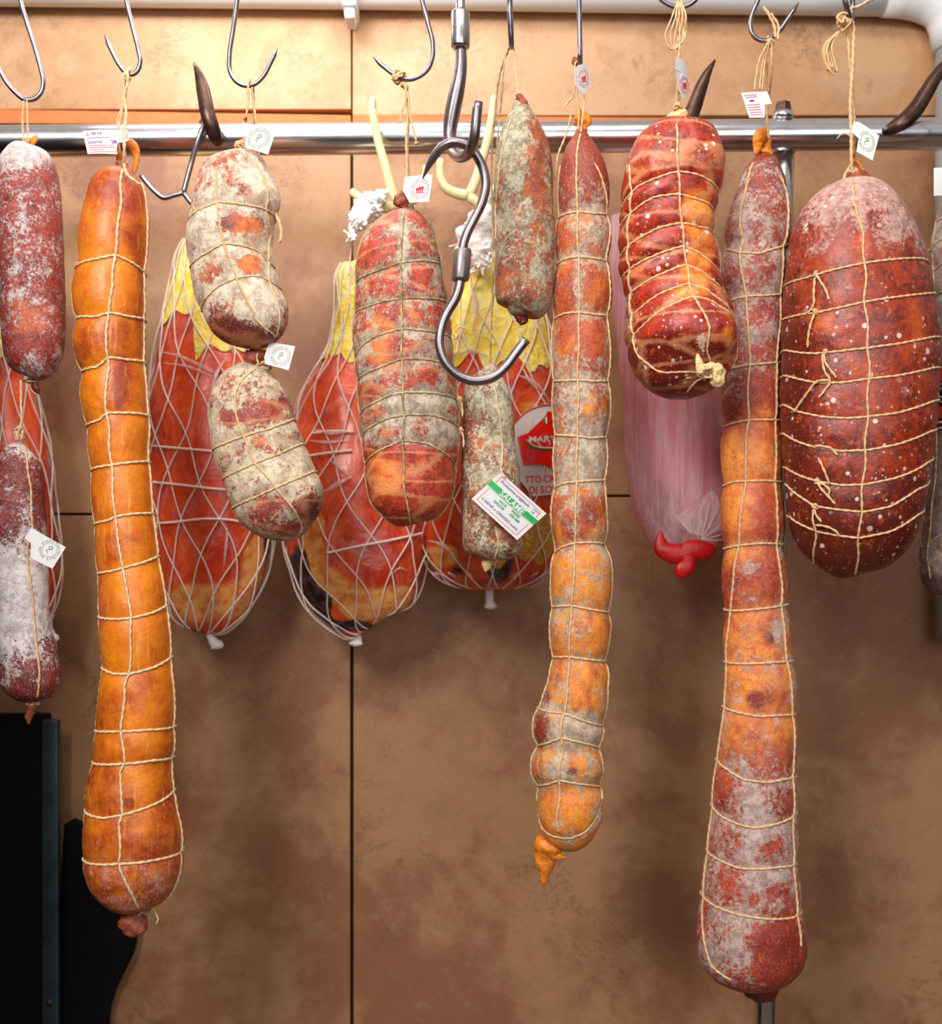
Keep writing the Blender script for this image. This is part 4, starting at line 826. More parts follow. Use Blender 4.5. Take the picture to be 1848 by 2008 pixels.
stub('lower_casing_end', [(957, 1094, 10), (957, 1102, 12), (955, 1110, 10), (953, 1118, 5), (952, 1122, 1)], YH, 'knot_pale', r, 0.14, 90); tangle('lower_knot', 958, 1095, YH, 13, 5, r, 2, 5, 81)
A0, B0, C0 = (982, 926, -.030), (1072, 1007, -.034), (925, 978, -.026)
cd = Card(A0, B0, C0); o = cd.body('card_label', [(0, 0), (1, 0), (1, 1), (0, 1)], M['card'], r, 0.0006); o['label'] = 'white card with a green band reading SALAME'
a, b, cc, d2 = .30, .45, .28, .43
mb = MB(); mb.add([cd.at(u, v0 + (v1 - v0) * u, .0002) for u in np.linspace(0, 1, 13) for v0, v1 in ((a, cc), (b, d2))], [[2 * q, 2 * q + 1, 2 * q + 3, 2 * q + 2] for q in range(12)]); mb.build('green_band', M['band_green'], o, smooth=False)
mb = MB(); mb.add(*cd.text('SALAME', .50, .372, .155, .50, h=.0004, bold=.02)); mb.build('printed_title', M['card'], o, smooth=False)
mb = MB(); mb.add(*cd.text('SALE', .40, .55, .065, .15, bold=.015)); mb.add(*cd.text('PEPE', .67, .53, .065, .16, bold=.015)); mb.add(*cd.text('SPEZIE', .38, .65, .065, .22, bold=.015)); mb.add(*cd.text('AROMI', .70, .63, .065, .21, bold=.015))
mb.add(*cd.strip([(.0, b + .02), (1, d2 + .02)], .008)); mb.build('printed_ingredients', M['band_green'], o, smooth=False)
for a_ in (('Produzione artigianale', .42, .165, .075, .62), ('Lotto', .86, .12, .06, .12), ('18', .84, .21, .055, .05), ('CARNE e GRASSO suino', .50, .80, .075, .78)): MB().add(*cd.text(*a_, shear=.3)).build('handwriting', M['purple_ink'], o, smooth=False)
mb = MB()
for pl in ([(.07, .28), (.07, .07), (.93, .07), (.93, .26)], [(.07, .50), (.07, .92), (.93, .92), (.93, .50)]): mb.add(*cd.strip(pl, .012))
mb.build('printed_border', M['red_ink'], o, smooth=False)
line('label_twine', [(983, 915, YH - .034), (984, 924, -.032), (990, 936, -.034)], r, YH, 1.8, 'twine_pale')

# ------------------------------------------------------------------ I: long knobbly sausage right of centre
YI = 0.006
r = thing('netted_sausage', 'long knobbly orange-and-grey sausage with an orange casing tail, right of centre', 'sausage', P(1138, 122, YI), 'long netted sausages')
iI = Body(rows([(244, 1134, 1146), (252, 1131, 1149), (262, 1127, 1153), (285, 1112, 1168), (310, 1103, 1181), (340, 1097, 1191), (370, 1094, 1196), (400, 1094, 1196), (417, 1095, 1192), (450, 1090, 1198), (480, 1088, 1198), (508, 1091, 1194), (545, 1087, 1199), (600, 1084, 1199), (618, 1085, 1196), (660, 1082, 1199), (700, 1081, 1200), (745, 1083, 1196), (800, 1084, 1198), (855, 1087, 1190), (900, 1085, 1192), (945, 1088, 1188), (1000, 1081, 1191), (1040, 1083, 1191), (1070, 1088, 1186), (1100, 1081, 1197), (1140, 1079, 1201), (1175, 1080, 1197), (1192, 1081, 1194), (1230, 1077, 1198), (1270, 1080, 1193), (1292, 1082, 1188), (1315, 1078, 1193), (1345, 1074, 1194), (1372, 1066, 1192), (1395, 1058, 1186), (1415, 1046, 1185), (1440, 1044, 1182), (1462, 1052, 1178), (1485, 1043, 1182), (1510, 1042, 1184), (1538, 1052, 1179), (1560, 1051, 1184), (1595, 1052, 1182), (1620, 1057, 1178), (1640, 1072, 1170), (1655, 1090, 1160), (1663, 1104, 1148), (1667, 1116, 1138)]), YI, 1.0, 9, 0.014, 16, nphi=120)
for q in ([(1092, 428), (1112, 419), (1134, 415), (1165, 417), (1193, 421)], [(1092, 518), (1112, 506), (1134, 502), (1165, 507), (1194, 514)], [(1084, 628), (1105, 616), (1137, 611), (1170, 616), (1196, 621)], [(1083, 748), (1110, 746), (1134, 744), (1165, 747), (1196, 748)], [(1087, 853), (1133, 856), (1160, 858), (1189, 858)], [(1086, 957), (1105, 948), (1132, 944), (1160, 941), (1187, 943)], [(1089, 1081), (1105, 1070), (1127, 1065), (1160, 1063), (1185, 1065)], [(1080, 1191), (1121, 1188), (1160, 1194), (1195, 1202)], [(1081, 1290), (1115, 1289), (1150, 1294), (1188, 1297)], [(1059, 1392), (1080, 1396), (1106, 1400), (1145, 1414), (1183, 1423)], [(1053, 1463), (1075, 1458), (1102, 1447), (1140, 1457), (1177, 1467)], [(1053, 1541), (1075, 1537), (1098, 1531), (1140, 1539), (1178, 1543)]): iI.ring(q, 0.06, 14, 2.1)
iI.long([(1140, 250), (1132, 300), (1131, 340), (1133, 420), (1134, 505), (1136, 620), (1134, 745), (1133, 855), (1131, 945), (1130, 1000), (1127, 1064), (1122, 1188), (1116, 1290), (1113, 1340), (1106, 1400), (1102, 1447), (1101, 1490), (1098, 1531), (1093, 1600), (1096, 1636)], depth=0.025, w=8, rad=2.1)
iI.long([(1166, 320), (1190, 417), (1190, 505), (1192, 620), (1194, 745), (1190, 855), (1186, 945), (1188, 1065), (1197, 1200), (1188, 1298), (1192, 1345), (1183, 1423), (1176, 1467), (1180, 1545), (1180, 1575)], depth=0.02, rad=2.0); iI.long(phi=-1.5, t0=.06, t1=.92, depth=0.02, rad=1.8)
iI.ring([(1053, 1600), (1062, 1628), (1080, 1641), (1118, 1646), (1150, 1634), (1170, 1608), (1182, 1575)], 0.09, 10, 2.2)
mI = meat('sausage_grey_orange', 9, (196, 80, 32), (142, 48, 28), (244, 152, 44), (208, 196, 174), 34, 100, gloss=0.42, bw=0.06, stretch=(1, 1, .5), bdark=(150, 140, 122))
mI2 = mI
iI.cw = 14; iI.build('sausage_body', mI, r, fat=0.44, bloom=0.465, tk=[(250, -.08, -.16, .1), (330, -.1, -.10, .12), (400, -.08, -.04, .08), (430, 0, 0, 0), (900, 0, .03, 0), (1000, .04, -.03, 0), (1080, .12, -.03, 0), (1280, .14, -.02, 0), (1400, .08, .02, 0), (1500, .12, .0, 0), (1660, .12, -.02, 0)], patches=[(1110, 590, 14, 40, 'b', -.12), (1165, 560, 20, 30, 'b', -.12), (1110, 670, 20, 30, 'b', -.1), (1160, 665, 20, 34, 'b', -.1), (1150, 800, 18, 30, 'f', .2), (1150, 800, 18, 30, 'b', -.1), (1150, 1110, 30, 40, 'f', .15), (1150, 900, 24, 40, 'b', .08), (1062, 1420, 14, 30, 'd', .35), (1062, 1420, 14, 30, 'b', -.1), (1064, 1365, 10, 20, 'd', .4), (1140, 1370, 24, 24, 'b', -.12), (1130, 1590, 30, 30, 'b', -.14), (1130, 1590, 34, 30, 'f', .15), (1074, 1580, 12, 34, 'b', -.12), (1140, 1430, 40, 24, 'b', .12), (1122, 1515, 9, 7, 'd', .5), (1150, 1000, 40, 30, 'd', .1)], crease=0.55)
iI.twines(M['twine'], r)
stub('casing_end', [(1146, 256, 6), (1146, 248, 7), (1143, 240, 12), (1139, 230, 14), (1136, 220, 8), (1137, 213, 2)], YI - .002, 'knot_org', r, 0.2, 80); stub('casing_knob', [(1146, 222, 3), (1151, 230, 7), (1154, 240, 6), (1152, 248, 2)], YI - .004, 'knot_org', r, 0.15, 80, seed=7)
line('hanging_twine', [(1134, 256), (1136, 220), (1133, 190), (1130, 160), (1128, 130), (1132, 118, .006)], r, YI - .012, 1.8); line('hanging_twine', [(1139, 260, -.02), (1144, 220, -.022), (1146, 190), (1142, 160), (1139, 125), (1137, 119, .006)], r, YI - .008, 2.0)
line('hanging_twine', [(1088, 350, .004), (1096, 300), (1108, 270), (1117, 240), (1119, 222), (1109, 208), (1122, 192), (1128, 165), (1130, 130)], r, YI - .004, 1.9); tangle('knot', 1128, 122, YI, 5, 10, r, 1.8, 5, 91, 'knot_brown')
line('side_twine', [(1088, 350), (1084, 420), (1086, 500), (1088, 560)], r, YI, 1.8)
t_ = [(1047, 1646), (1060, 1636), (1090, 1652), (1104, 1672), (1110, 1682), (1094, 1688), (1090, 1706), (1080, 1716), (1073, 1734), (1062, 1732), (1056, 1700), (1048, 1672)]
stub('lower_casing_end', [(1078, 1640, 10), (1074, 1650, 24), (1074, 1662, 27), (1072, 1676, 24), (1071, 1690, 19), (1071, 1704, 16), (1068, 1718, 9), (1067, 1730, 6), (1067, 1735, 2)], YI, 'knot_org', r, 0.13, 45, seed=12); stub('casing_flap', [(1080, 1676, 8), (1092, 1679, 8), (1103, 1681, 5), (1111, 1682, 1)], YI - .006, 'knot_org', r, 0.1, 60); tangle('lower_knot', 1086, 1644, YI, 20, 6, r, 2.1, 6, 93, 'twine_mould')
small_tag([(1134, 128), (1150, 124), (1159, 168), (1145, 187), (1129, 168), (1127, 140)], YI - .02, r, (1130, 126, -.022), (1152, 122, -.006), (1136, 186, -.022), (1144, 154, .32), 'white card tag with a red stamp', 'red')

# ------------------------------------------------------------------ J: lumpy red coppa
YJ = -0.022
r = thing('netted_coppa', 'lumpy dark red coppa with white dots and slanting twine, right of centre', 'cured meat', P(1330, 10, YJ), 'tied coppas')
jJ = Body([(1335, 238, 3), (1334, 241, 28), (1333, 246, 50), (1333, 256, 68), (1332, 275, 80), (1328, 305, 91), (1321, 345, 97), (1313, 390, 98), (1308, 440, 99), (1309, 490, 98), (1314, 540, 98), (1322, 590, 102), (1332, 635, 108), (1338, 675, 109), (1340, 710, 102), (1342, 740, 84), (1345, 762, 62), (1347, 776, 38), (1348, 783, 3)], YJ, 0.95, 10, 0.028, 15, nphi=128, step=2.6)
jJ.bump(1392, 655, 56, 36); jJ.bump(1300, 665, 50, 22); jJ.bump(1300, 745, 40, 20); jJ.bump(1385, 745, 40, 20); jJ.bump(1262, 300, 40, 8); jJ.bump(1405, 300, 36, 10); jJ.bump(1345, 615, 60, 18); jJ.bump(1250, 690, 30, 6)
for q in ([(1232, 379), (1248, 364), (1290, 346), (1330, 335), (1360, 339), (1385, 347), (1410, 366)], [(1222, 428), (1245, 406), (1285, 385), (1335, 377), (1370, 389), (1405, 420)], [(1218, 492), (1245, 470), (1290, 447), (1340, 434), (1372, 442), (1402, 464)], [(1226, 532), (1255, 510), (1296, 493), (1345, 480), (1375, 493), (1403, 516)], [(1226, 584), (1250, 562), (1290, 538), (1348, 517), (1380, 530), (1405, 550)], [(1232, 622), (1255, 602), (1290, 578), (1350, 556), (1385, 568), (1408, 590)], [(1238, 666), (1262, 640), (1300, 610), (1352, 586), (1390, 596), (1420, 614)]): jJ.ring(q, 0.085, 13, 2.2)
jJ.long([(1327, 243), (1330, 300), (1335, 377), (1340, 434), (1345, 480), (1348, 517), (1352, 560), (1364, 610), (1378, 650), (1376, 690), (1384, 720)], depth=0.05, w=10, rad=2.2); jJ.long([(1237, 325), (1237, 390), (1229, 455), (1230, 517), (1233, 586), (1244, 656), (1262, 700), (1300, 732), (1345, 744), (1385, 735)], depth=0.03, rad=2.2); jJ.long(phi=1.45, t0=.1, t1=.85, rad=2.2)
jJ.long([(1388, 735), (1360, 752), (1348, 772)], depth=0.06, w=10, rad=2.0)
mJ = meat('coppa_red_dotted', 10, (182, 44, 18), (112, 22, 14), (250, 150, 36), (232, 200, 176), 26, 110, dots=0.75, dotsc=105, gloss=0.24, bw=0.05, dust=.12, mott=.6, streak=0.5, streakc=(232, 158, 104), stretch=(.6, .6, 1.3), bumps=0.4)
jJ.cw = 9; jJ.build('meat_body', mJ, r, fat=0.33, bloom=0.30, dark=0.0, patches=[(1370, 430, 34, 90, 'f', .3), (1345, 520, 30, 50, 'f', .12), (1385, 540, 20, 40, 'f', .15), (1310, 690, 90, 30, 'd', .2), (1300, 750, 100, 50, 'd', .2), (1430, 660, 16, 40, 'f', .22), (1345, 575, 40, 12, 'f', .25), (1396, 700, 30, 20, 'd', .2), (1270, 330, 40, 14, 'f', .15), (1232, 600, 12, 60, 'b', .2), (1376, 670, 8, 24, 'b', .25)], crease=0.55)
jJ.twines(M['twine'], r)
stub('casing_end', [(1308, 243, 3), (1312, 236, 9), (1322, 230, 12), (1330, 226, 10), (1340, 222, 6), (1345, 220, 2)], YJ - .004, 'knot_pale', r, 0.2, 90); stub('casing_knob', [(1334, 226, 3), (1340, 224, 9), (1346, 224, 7), (1350, 224, 2)], YJ - .008, 'knot_pale', r, 0.2, 90, seed=9)
stub('casing_neck', [(1328, 214, 6), (1329, 224, 9), (1330, 236, 18), (1331, 243, 26)], YJ, 'knot_brown', r, 0.15, 80)
line('hanging_twine', [(1326, 245), (1327, 200), (1330, 160), (1330, 130), (1333, 90), (1333, 40), (1330, 6, .006), (1330, 12, .012)], r, YJ + .002, 2.2); line('hanging_twine', [(1334, 240), (1333, 200), (1334, 160), (1332, 110), (1328, 60), (1330, 8, -.006)], r, YJ + .006, 2.2)
tangle('knot', 1330, 210, YJ, 8, 10, r, 2.2, 6, 101, 'twine')
mb = MB()
for k in range(5):
    x = 1318 + k * 7; mb.tube([P(1330, 2, -.012), P(x, 34, -.02 - k * .002), P(1306 + k * 9, 78 - k * 3, -.02), P(1318 + k * 3, 97 - k * 2, -.018), P(1342 - k, 78, -.02), P(1346 - k * 3, 40, -.02), P(1336, 0, -.01)], m(1.7), 6, twist=500, step=m(2.6))
mb.build('twine_loops', M['twine'], r)
tangle('lower_knot', 1384, 730, YJ - .068, 16, 16, r, 2.6, 9, 102, 'twine_pale'); stub('lower_casing_end', [(1368, 694, 2), (1371, 708, 6), (1373, 722, 7), (1382, 728, 10), (1396, 726, 15), (1406, 734, 16), (1404, 748, 13), (1396, 755, 5)], YJ - .064, 'knot_pale', r, 0.24, 100)
small_tag([(1328, 112), (1341, 118), (1349, 140), (1350, 172), (1340, 195), (1333, 180), (1336, 142), (1325, 136)], YJ, r, (1328, 112, -.036), (1350, 118, -.02), (1330, 195, -.036), (1342, 168, .22), 'white card tag curled round the twine', 'red')

# ------------------------------------------------------------------ K: the longest netted sausage
YK = 0.044
r = thing('netted_sausage', 'longest sausage, red above, greyish pink and flared at its foot, before the upright pole', 'sausage', P(1506, 76, YK), 'long netted sausages')
kK = Body(rows([(297, 1488, 1512), (303, 1484, 1517), (312, 1477, 1523), (325, 1467, 1530), (345, 1456, 1538), (370, 1448, 1543), (400, 1438, 1547), (440, 1425, 1550), (470, 1422, 1548), (492, 1426, 1541), (510, 1416, 1541), (545, 1412, 1537), (590, 1417, 1533), (640, 1416, 1533), (705, 1422, 1530), (750, 1417, 1531), (800, 1417, 1532), (828, 1422, 1531), (870, 1414, 1534), (910, 1415, 1534), (948, 1420, 1533), (990, 1414, 1537), (1040, 1417, 1540), (1072, 1421, 1537), (1110, 1417, 1543), (1150, 1417, 1546), (1192, 1420, 1544), (1250, 1418, 1551), (1298, 1420, 1555), (1340, 1421, 1561), (1395, 1417, 1559), (1440, 1413, 1563), (1505, 1404, 1561), (1550, 1397, 1563), (1600, 1393, 1561), (1640, 1388, 1563), (1680, 1385, 1562), (1720, 1379, 1565), (1775, 1373, 1570), (1820, 1369, 1576), (1855, 1370, 1578), (1880, 1375, 1576), (1900, 1388, 1569), (1915, 1406, 1555), (1926, 1426, 1536), (1932, 1446, 1518)]), YK, 1.0, 11, 0.014, 14, nphi=128)
for q in ([(1427, 489), (1451, 495), (1490, 496), (1520, 488), (1546, 479)], [(1417, 597), (1440, 588), (1464, 582), (1500, 580), (1534, 579)], [(1424, 727), (1445, 720), (1472, 714), (1500, 712), (1530, 710)], [(1421, 836), (1445, 828), (1469, 824), (1500, 823), (1532, 826)], [(1420, 953), (1440, 945), (1464, 942), (1500, 943), (1533, 948)], [(1421, 1077), (1451, 1068), (1495, 1066), (1535, 1068)], [(1421, 1196), (1450, 1198), (1482, 1195), (1515, 1190), (1544, 1186)], [(1419, 1297), (1450, 1301), (1485, 1302), (1520, 1300), (1557, 1296)], [(1417, 1386), (1445, 1397), (1490, 1404), (1530, 1402), (1560, 1398)], [(1403, 1491), (1425, 1510), (1460, 1528), (1508, 1535), (1540, 1530), (1562, 1519)], [(1393, 1583), (1415, 1603), (1445, 1617), (1480, 1623), (1525, 1618), (1561, 1600)], [(1384, 1669), (1410, 1688), (1450, 1702), (1493, 1706), (1535, 1701), (1563, 1689)], [(1371, 1753), (1400, 1776), (1450, 1795), (1521, 1804), (1550, 1801), (1572, 1793)]): kK.ring(q, 0.045, 15, 2.2)
kK.long([(1478, 320), (1458, 390), (1451, 441), (1452, 517), (1464, 580), (1472, 708), (1469, 823), (1464, 941), (1454, 1006), (1442, 1110), (1434, 1195), (1424, 1297), (1421, 1383), (1410, 1460), (1404, 1506), (1394, 1605), (1378, 1760), (1376, 1818), (1396, 1893), (1440, 1925)], depth=0.022, w=8, rad=2.2)
kK.long([(1530, 345), (1543, 377), (1538, 480), (1531, 580), (1524, 708), (1521, 838), (1525, 993), (1525, 1006), (1534, 1162), (1550, 1330), (1555, 1395), (1557, 1486), (1557, 1610), (1564, 1766), (1572, 1857)], depth=0.022, w=8, rad=2.2)
mK = meat('sausage_red_pink', 11, (186, 66, 32), (134, 38, 24), (248, 154, 62), (212, 190, 178), 24, 90, gloss=0.4, bw=0.075, fw=0.14, bdark=(160, 140, 132))
kK.cw = 11; kK.build('sausage_body', mK, r, fat=0.38, bloom=0.435, tk=[(300, -.12, -.02, .1), (480, -.12, .06, .05), (600, -.1, .06, .05), (690, -.06, .02, 0), (800, .02, -.06, 0), (900, .16, -.09, -.05), (1050, .06, -.03, 0), (1200, .10, -.02, 0), (1300, .2, -.0, -.06), (1450, .12, -.0, 0), (1560, -.04, .05, 0), (1700, -.12, .09, 0), (1800, -.16, .08, 0), (1930, -.1, .0, .05)], patches=[(1455, 420, 16, 80, 'b', .16), (1500, 330, 30, 20, 'b', .1), (1435, 900, 14, 60, 'f', .2), (1445, 1010, 20, 50, 'f', .2), (1455, 1330, 26, 60, 'f', .2), (1475, 1370, 30, 20, 'd', .25), (1510, 1250, 16, 20, 'd', .2), (1525, 1240, 14, 24, 'b', .16), (1530, 1850, 40, 60, 'b', -.26), (1530, 1850, 44, 60, 'd', .12), (1430, 1850, 40, 60, 'b', .08), (1440, 1720, 20, 40, 'b', -.1), (1480, 1600, 22, 60, 'b', .1), (1416, 1560, 16, 40, 'b', -.12), (1510, 1660, 20, 14, 'b', -.16), (1440, 770, 16, 40, 'd', .3), (1475, 1110, 20, 24, 'b', .1)], crease=0.4)
kK.twines(M['twine'], r)
stub('casing_end', [(1482, 303, 3), (1484, 292, 8), (1486, 278, 12), (1494, 264, 13), (1502, 254, 8), (1506, 248, 2)], YK - .01, 'knot_org', r, 0.16, 60); stub('casing_neck', [(1504, 262, 2), (1506, 274, 7), (1506, 288, 8), (1502, 302, 14)], YK - .006, 'knot_org', r, 0.12, 70, seed=6); tangle('neck_binding', 1500, 299, YK, 15, 5, r, 2.2, 7, 111, 'twine_pale')
line('hanging_twine', [(1508, 272, YK - .018), (1505, 240, YK - .016), (1504, 200, .02), (1504, 150, .01), (1505, 110), (1506, 82), (1508, 72, .006), (1511, 84, .007)], r, 0.0, 2.5); line('hanging_twine', [(1504, 240, YK - .01), (1508, 190, .03), (1513, 150, .012), (1514, 110), (1513, 80)], r, 0.0, 2.4)
tassel('twine_loops', 1508, 84, 1488, 175, -.006, r, 4, 8, 1.7, 5, bow=4); line('twine_end', [(1522, 74), (1518, 48), (1508, 28), (1498, 14)], r, -.008, 3.0); line('twine_end', [(1526, 78), (1527, 50), (1512, 26)], r, -.012, 2.4); tangle('knot', 1510, 84, 0, 8, 7, r, 2.3, 6, 112)
stub('lower_casing_end', [(1492, 1926, 30), (1493, 1934, 33), (1494, 1944, 33), (1495, 1953, 28), (1495, 1960, 18), (1496, 1964, 4)], YK, 'knot_dark', r, 0.06, 40)
cd, o = small_tag([(1454, 182), (1505, 179), (1514, 203), (1496, 206), (1500, 231), (1470, 231)], 0, r, (1454, 182, -.012), (1490, 180, -.014), (1470, 231, -.012), None, 'white card tag printed with faint red lines')
mb = MB()
for v in (.12, .2, .5, .6, .7, .8, .9): mb.add(*cd.strip([(.12, v), (.78, v)], .03))
mb.build('printed_lines', M['pink_ink'], o, smooth=False); mb = MB(); mb.add(*cd.strip([(.3, .34), (.55, .34)], .06)); mb.build('printed_date', M['purple_ink'], o, smooth=False)

# ------------------------------------------------------------------ L: the big one
YL = 0.0
r = thing('netted_salami', 'largest round red salami with white mould dots, tied with many loops, at the right', 'salami', P(1670, 44, YL), 'big tied salami')
lL = Body(rows([(349, 1672, 1682), (351, 1656, 1698), (355, 1642, 1712), (363, 1625, 1730), (380, 1604, 1751), (405, 1582, 1771), (440, 1562, 1788), (480, 1549, 1802), (530, 1541, 1816), (580, 1537, 1827), (640, 1535, 1834), (710, 1535, 1837), (780, 1534, 1836), (850, 1534, 1830), (910, 1536, 1823), (960, 1539, 1813), (1000, 1543, 1805), (1035, 1550, 1795), (1062, 1561, 1781), (1085, 1576, 1764), (1103, 1594, 1745), (1117, 1614, 1724), (1126, 1635, 1704), (1130, 1655, 1686)]), YL, 0.85, 12, 0.012, 9, nphi=144, step=3.2)
for q in ([(1543, 555), (1575, 547), (1602, 539), (1650, 527), (1698, 516), (1750, 508), (1810, 508)], [(1538, 626), (1570, 618), (1602, 612), (1650, 602), (1703, 590), (1760, 583), (1830, 577)], [(1538, 686), (1570, 692), (1602, 693), (1650, 690), (1706, 683), (1760, 676), (1833, 661)], [(1538, 736), (1570, 745), (1602, 749), (1650, 749), (1703, 744), (1760, 737), (1834, 720)], [(1538, 794), (1565, 806), (1615, 817), (1660, 819), (1703, 817), (1760, 809), (1831, 786)], [(1536, 850), (1560, 864), (1594, 877), (1650, 885), (1706, 884), (1760, 873), (1828, 845)], [(1540, 916), (1570, 934), (1602, 944), (1650, 951), (1698, 951), (1760, 939), (1820, 908)], [(1541, 950), (1570, 977), (1597, 991), (1645, 1001), (1693, 1004), (1750, 993), (1803, 960)], [(1548, 1013), (1575, 1031), (1602, 1042), (1645, 1052), (1685, 1055), (1745, 1042), (1800, 1012)]): lL.ring(q, 0.022, 16, 2.2)
lL.long([(1672, 352), (1676, 400), (1680, 403), (1690, 455), (1695, 517), (1698, 591), (1702, 708), (1699, 812), (1698, 916), (1691, 1004), (1684, 1071), (1678, 1126)], depth=0.018, w=9, rad=2.2)
mL = meat('big_salami_dotted', 12, (164, 50, 20), (94, 28, 16), (220, 104, 28), (212, 172, 160), 22, 90, dots=0.68, dotsc=88, gloss=0.3, bw=0.09, fw=0.13, bumps=0.35, dust=.08, mott=.85)
lL.build('salami_body', mL, r, fat=0.38, bloom=0.34, tk=[(350, 0, .26), (380, 0, .2), (470, 0, .12), (560, 0, 0), (900, 0, 0), (960, -.05, -.02, .05), (1130, -.12, -.05, .16)], patches=[(1690, 380, 20, 50, 'b', .12), (1750, 440, 40, 60, 'b', .08), (1650, 790, 40, 14, 'b', .14), (1760, 770, 50, 20, 'b', .1), (1650, 960, 60, 16, 'b', .08), (1800, 640, 30, 40, 'f', .1), (1560, 800, 30, 200, 'd', .14), (1630, 640, 50, 16, 'f', .15), (1690, 400, 8, 60, 'f', .1)], crease=0.28)
lL.twines(M['twine'], r)
line('hanging_twine', [(1674, 352), (1671, 320, -.008), (1670, 260, -.01), (1668, 200, -.008), (1672, 140, -.006), (1674, 90, -.004), (1674, 50, -.002), (1668, 34, .006)], r, YL, 3.2); line('hanging_twine', [(1676, 348), (1675, 300), (1676, 260), (1674, 200, .004), (1668, 130, .002), (1664, 80), (1662, 50), (1666, 36)], r, YL, 3.2)
line('hanging_twine', [(1702, 352), (1690, 328), (1679, 312), (1674, 300)], r, YL - .002, 2.2, 'knot_org'); line('hanging_twine', [(1655, 352), (1660, 338), (1668, 326), (1672, 300)], r, YL - .002, 2.6); tangle('neck_binding', 1673, 338, YL, 12, 8, r, 2.2, 8, 121); stub('casing_neck', [(1674, 314, 2), (1675, 324, 7), (1677, 336, 13), (1680, 350, 24), (1680, 356, 30)], YL, 'knot_brown', r, .12, 80)
tangle('knot', 1656, 46, -.006, 14, 16, r, 2.8, 8, 122); tassel('twine_tassel', 1646, 62, 1634, 145, -.01, r, 11, 13, 1.7, 7, bow=16); line('twine_end', [(1662, 24), (1672, 16), (1686, 12), (1700, 4), (1712, -2)], r, -.014, 3.0); line('twine_end', [(1654, 46), (1642, 34), (1652, 26), (1664, 26)], r, -.014, 2.8); line('loose_twine', [(1642, 272), (1648, 265), (1660, 262), (1668, 268)], r, -.008, 1.2)
def on(b, pts, par, name='loose_twine', rad=2.3, off=4.5, mat='twine'):
    mb = MB(); q = [b.onto(x, y, off + 2 * math.sin(i * 1.7)) for i, (x, y) in enumerate(pts)]; mb.tube(q, m(rad), 8, twist=700, step=m(rad) * 1.3); return mb.build(name, M[mat], par)
for q in ([(1602, 538), (1612, 552), (1622, 570), (1627, 588)], [(1600, 545), (1600, 575), (1597, 600), (1583, 615)], [(1600, 612), (1595, 632), (1588, 660), (1585, 682)], [(1616, 692), (1622, 712), (1632, 728), (1641, 741)], [(1614, 696), (1620, 728), (1629, 748), (1618, 766), (1609, 780)], [(1628, 746), (1606, 748), (1588, 768), (1574, 786), (1560, 808)], [(1600, 874), (1618, 876), (1632, 880), (1643, 893)], [(1607, 898), (1618, 920), (1628, 950)], [(1600, 940), (1616, 962), (1628, 976), (1638, 988)], [(1604, 946), (1620, 952), (1628, 962), (1626, 972)], [(1598, 992), (1602, 1006), (1613, 1024)], [(1602, 1030), (1620, 1032), (1640, 1042), (1648, 1052)], [(1598, 994), (1598, 1020), (1602, 1045), (1598, 1080), (1598, 1112)]): on(lL, q, r)
for x, y in ((1603, 538), (1600, 612), (1618, 692), (1604, 943), (1599, 992)): 
    q = lL.onto(x, y, 4); mb = MB(); rnd = random.Random(x); mb.tube([q + np.array([rnd.uniform(-1, 1), rnd.uniform(-.6, .6), rnd.uniform(-1, 1)]) * m(6) for _ in range(16)], m(2.0), 7, step=m(3)); mb.build('side_knot', M['twine'], r)
small_tag([(1675, 238), (1686, 240), (1725, 266), (1712, 315), (1680, 298), (1684, 272), (1670, 258)], -.01, r, (1678, 237, -.012), (1727, 268, -.018), (1664, 287, -.012), (1700, 278, .36), 'white notched card tag with a green stamp')

# ------------------------------------------------------------------ M: sausage cut by the right edge
YM = 0.066
r = thing('bound_salami', 'grey salami in crisscross twine with a dark band label, cut by the right edge', 'salami', P(1868, 60, YM), 'bound salami')
mm = Body(rows([(366, 1858, 1886), (380, 1850, 1898), (410, 1841, 1912), (450, 1832, 1924), (500, 1825, 1932), (560, 1823, 1936), (640, 1828, 1938), (760, 1834, 1940), (860, 1834, 1940), (930, 1829, 1938), (1000, 1819, 1935), (1060, 1811, 1930), (1110, 1807, 1926), (1140, 1812, 1918), (1158, 1824, 1905), (1168, 1842, 1888), (1172, 1856, 1872)]), YM, 1.0, 13, 0.02, 15)
for y0 in (430, 470, 520, 575, 1000, 1050, 1090): mm.ring([(1815, y0 + 22), (1835, y0 + 6), (1860, y0 - 10), (1900, y0 - 30)], 0.035, 10, 1.8)
mm.long([(1838, 430), (1836, 600), (1838, 800), (1836, 930), (1826, 1010), (1820, 1100), (1826, 1140)], depth=.02, rad=1.8)
mM = meat('salami_grey_bound', 13, (140, 84, 72), (92, 60, 56), (176, 112, 90), (176, 160, 152), 34, 120, gloss=0.5, bw=0.07)
mm.build('salami_body', mM, r, fat=0.4, bloom=0.52, tk=[(900, 0, 0), (1000, 0, -.02), (1120, 0, -.03), (1150, -.1, -.2, .3)], crease=0.4)
mm.twines(M['twine_mould'], r); line('hanging_twine', [(1872, 368), (1874, 200), (1870, 60), (1868, -60, .02), (1868, -140, -.01)], r, YM, 2.4)
for nm, ya, yb, mt in (('label_band', 710, 842, 'red_ink'),):
    v, f = mm.shell(0, 1, 3, 80, -PI, PI); 
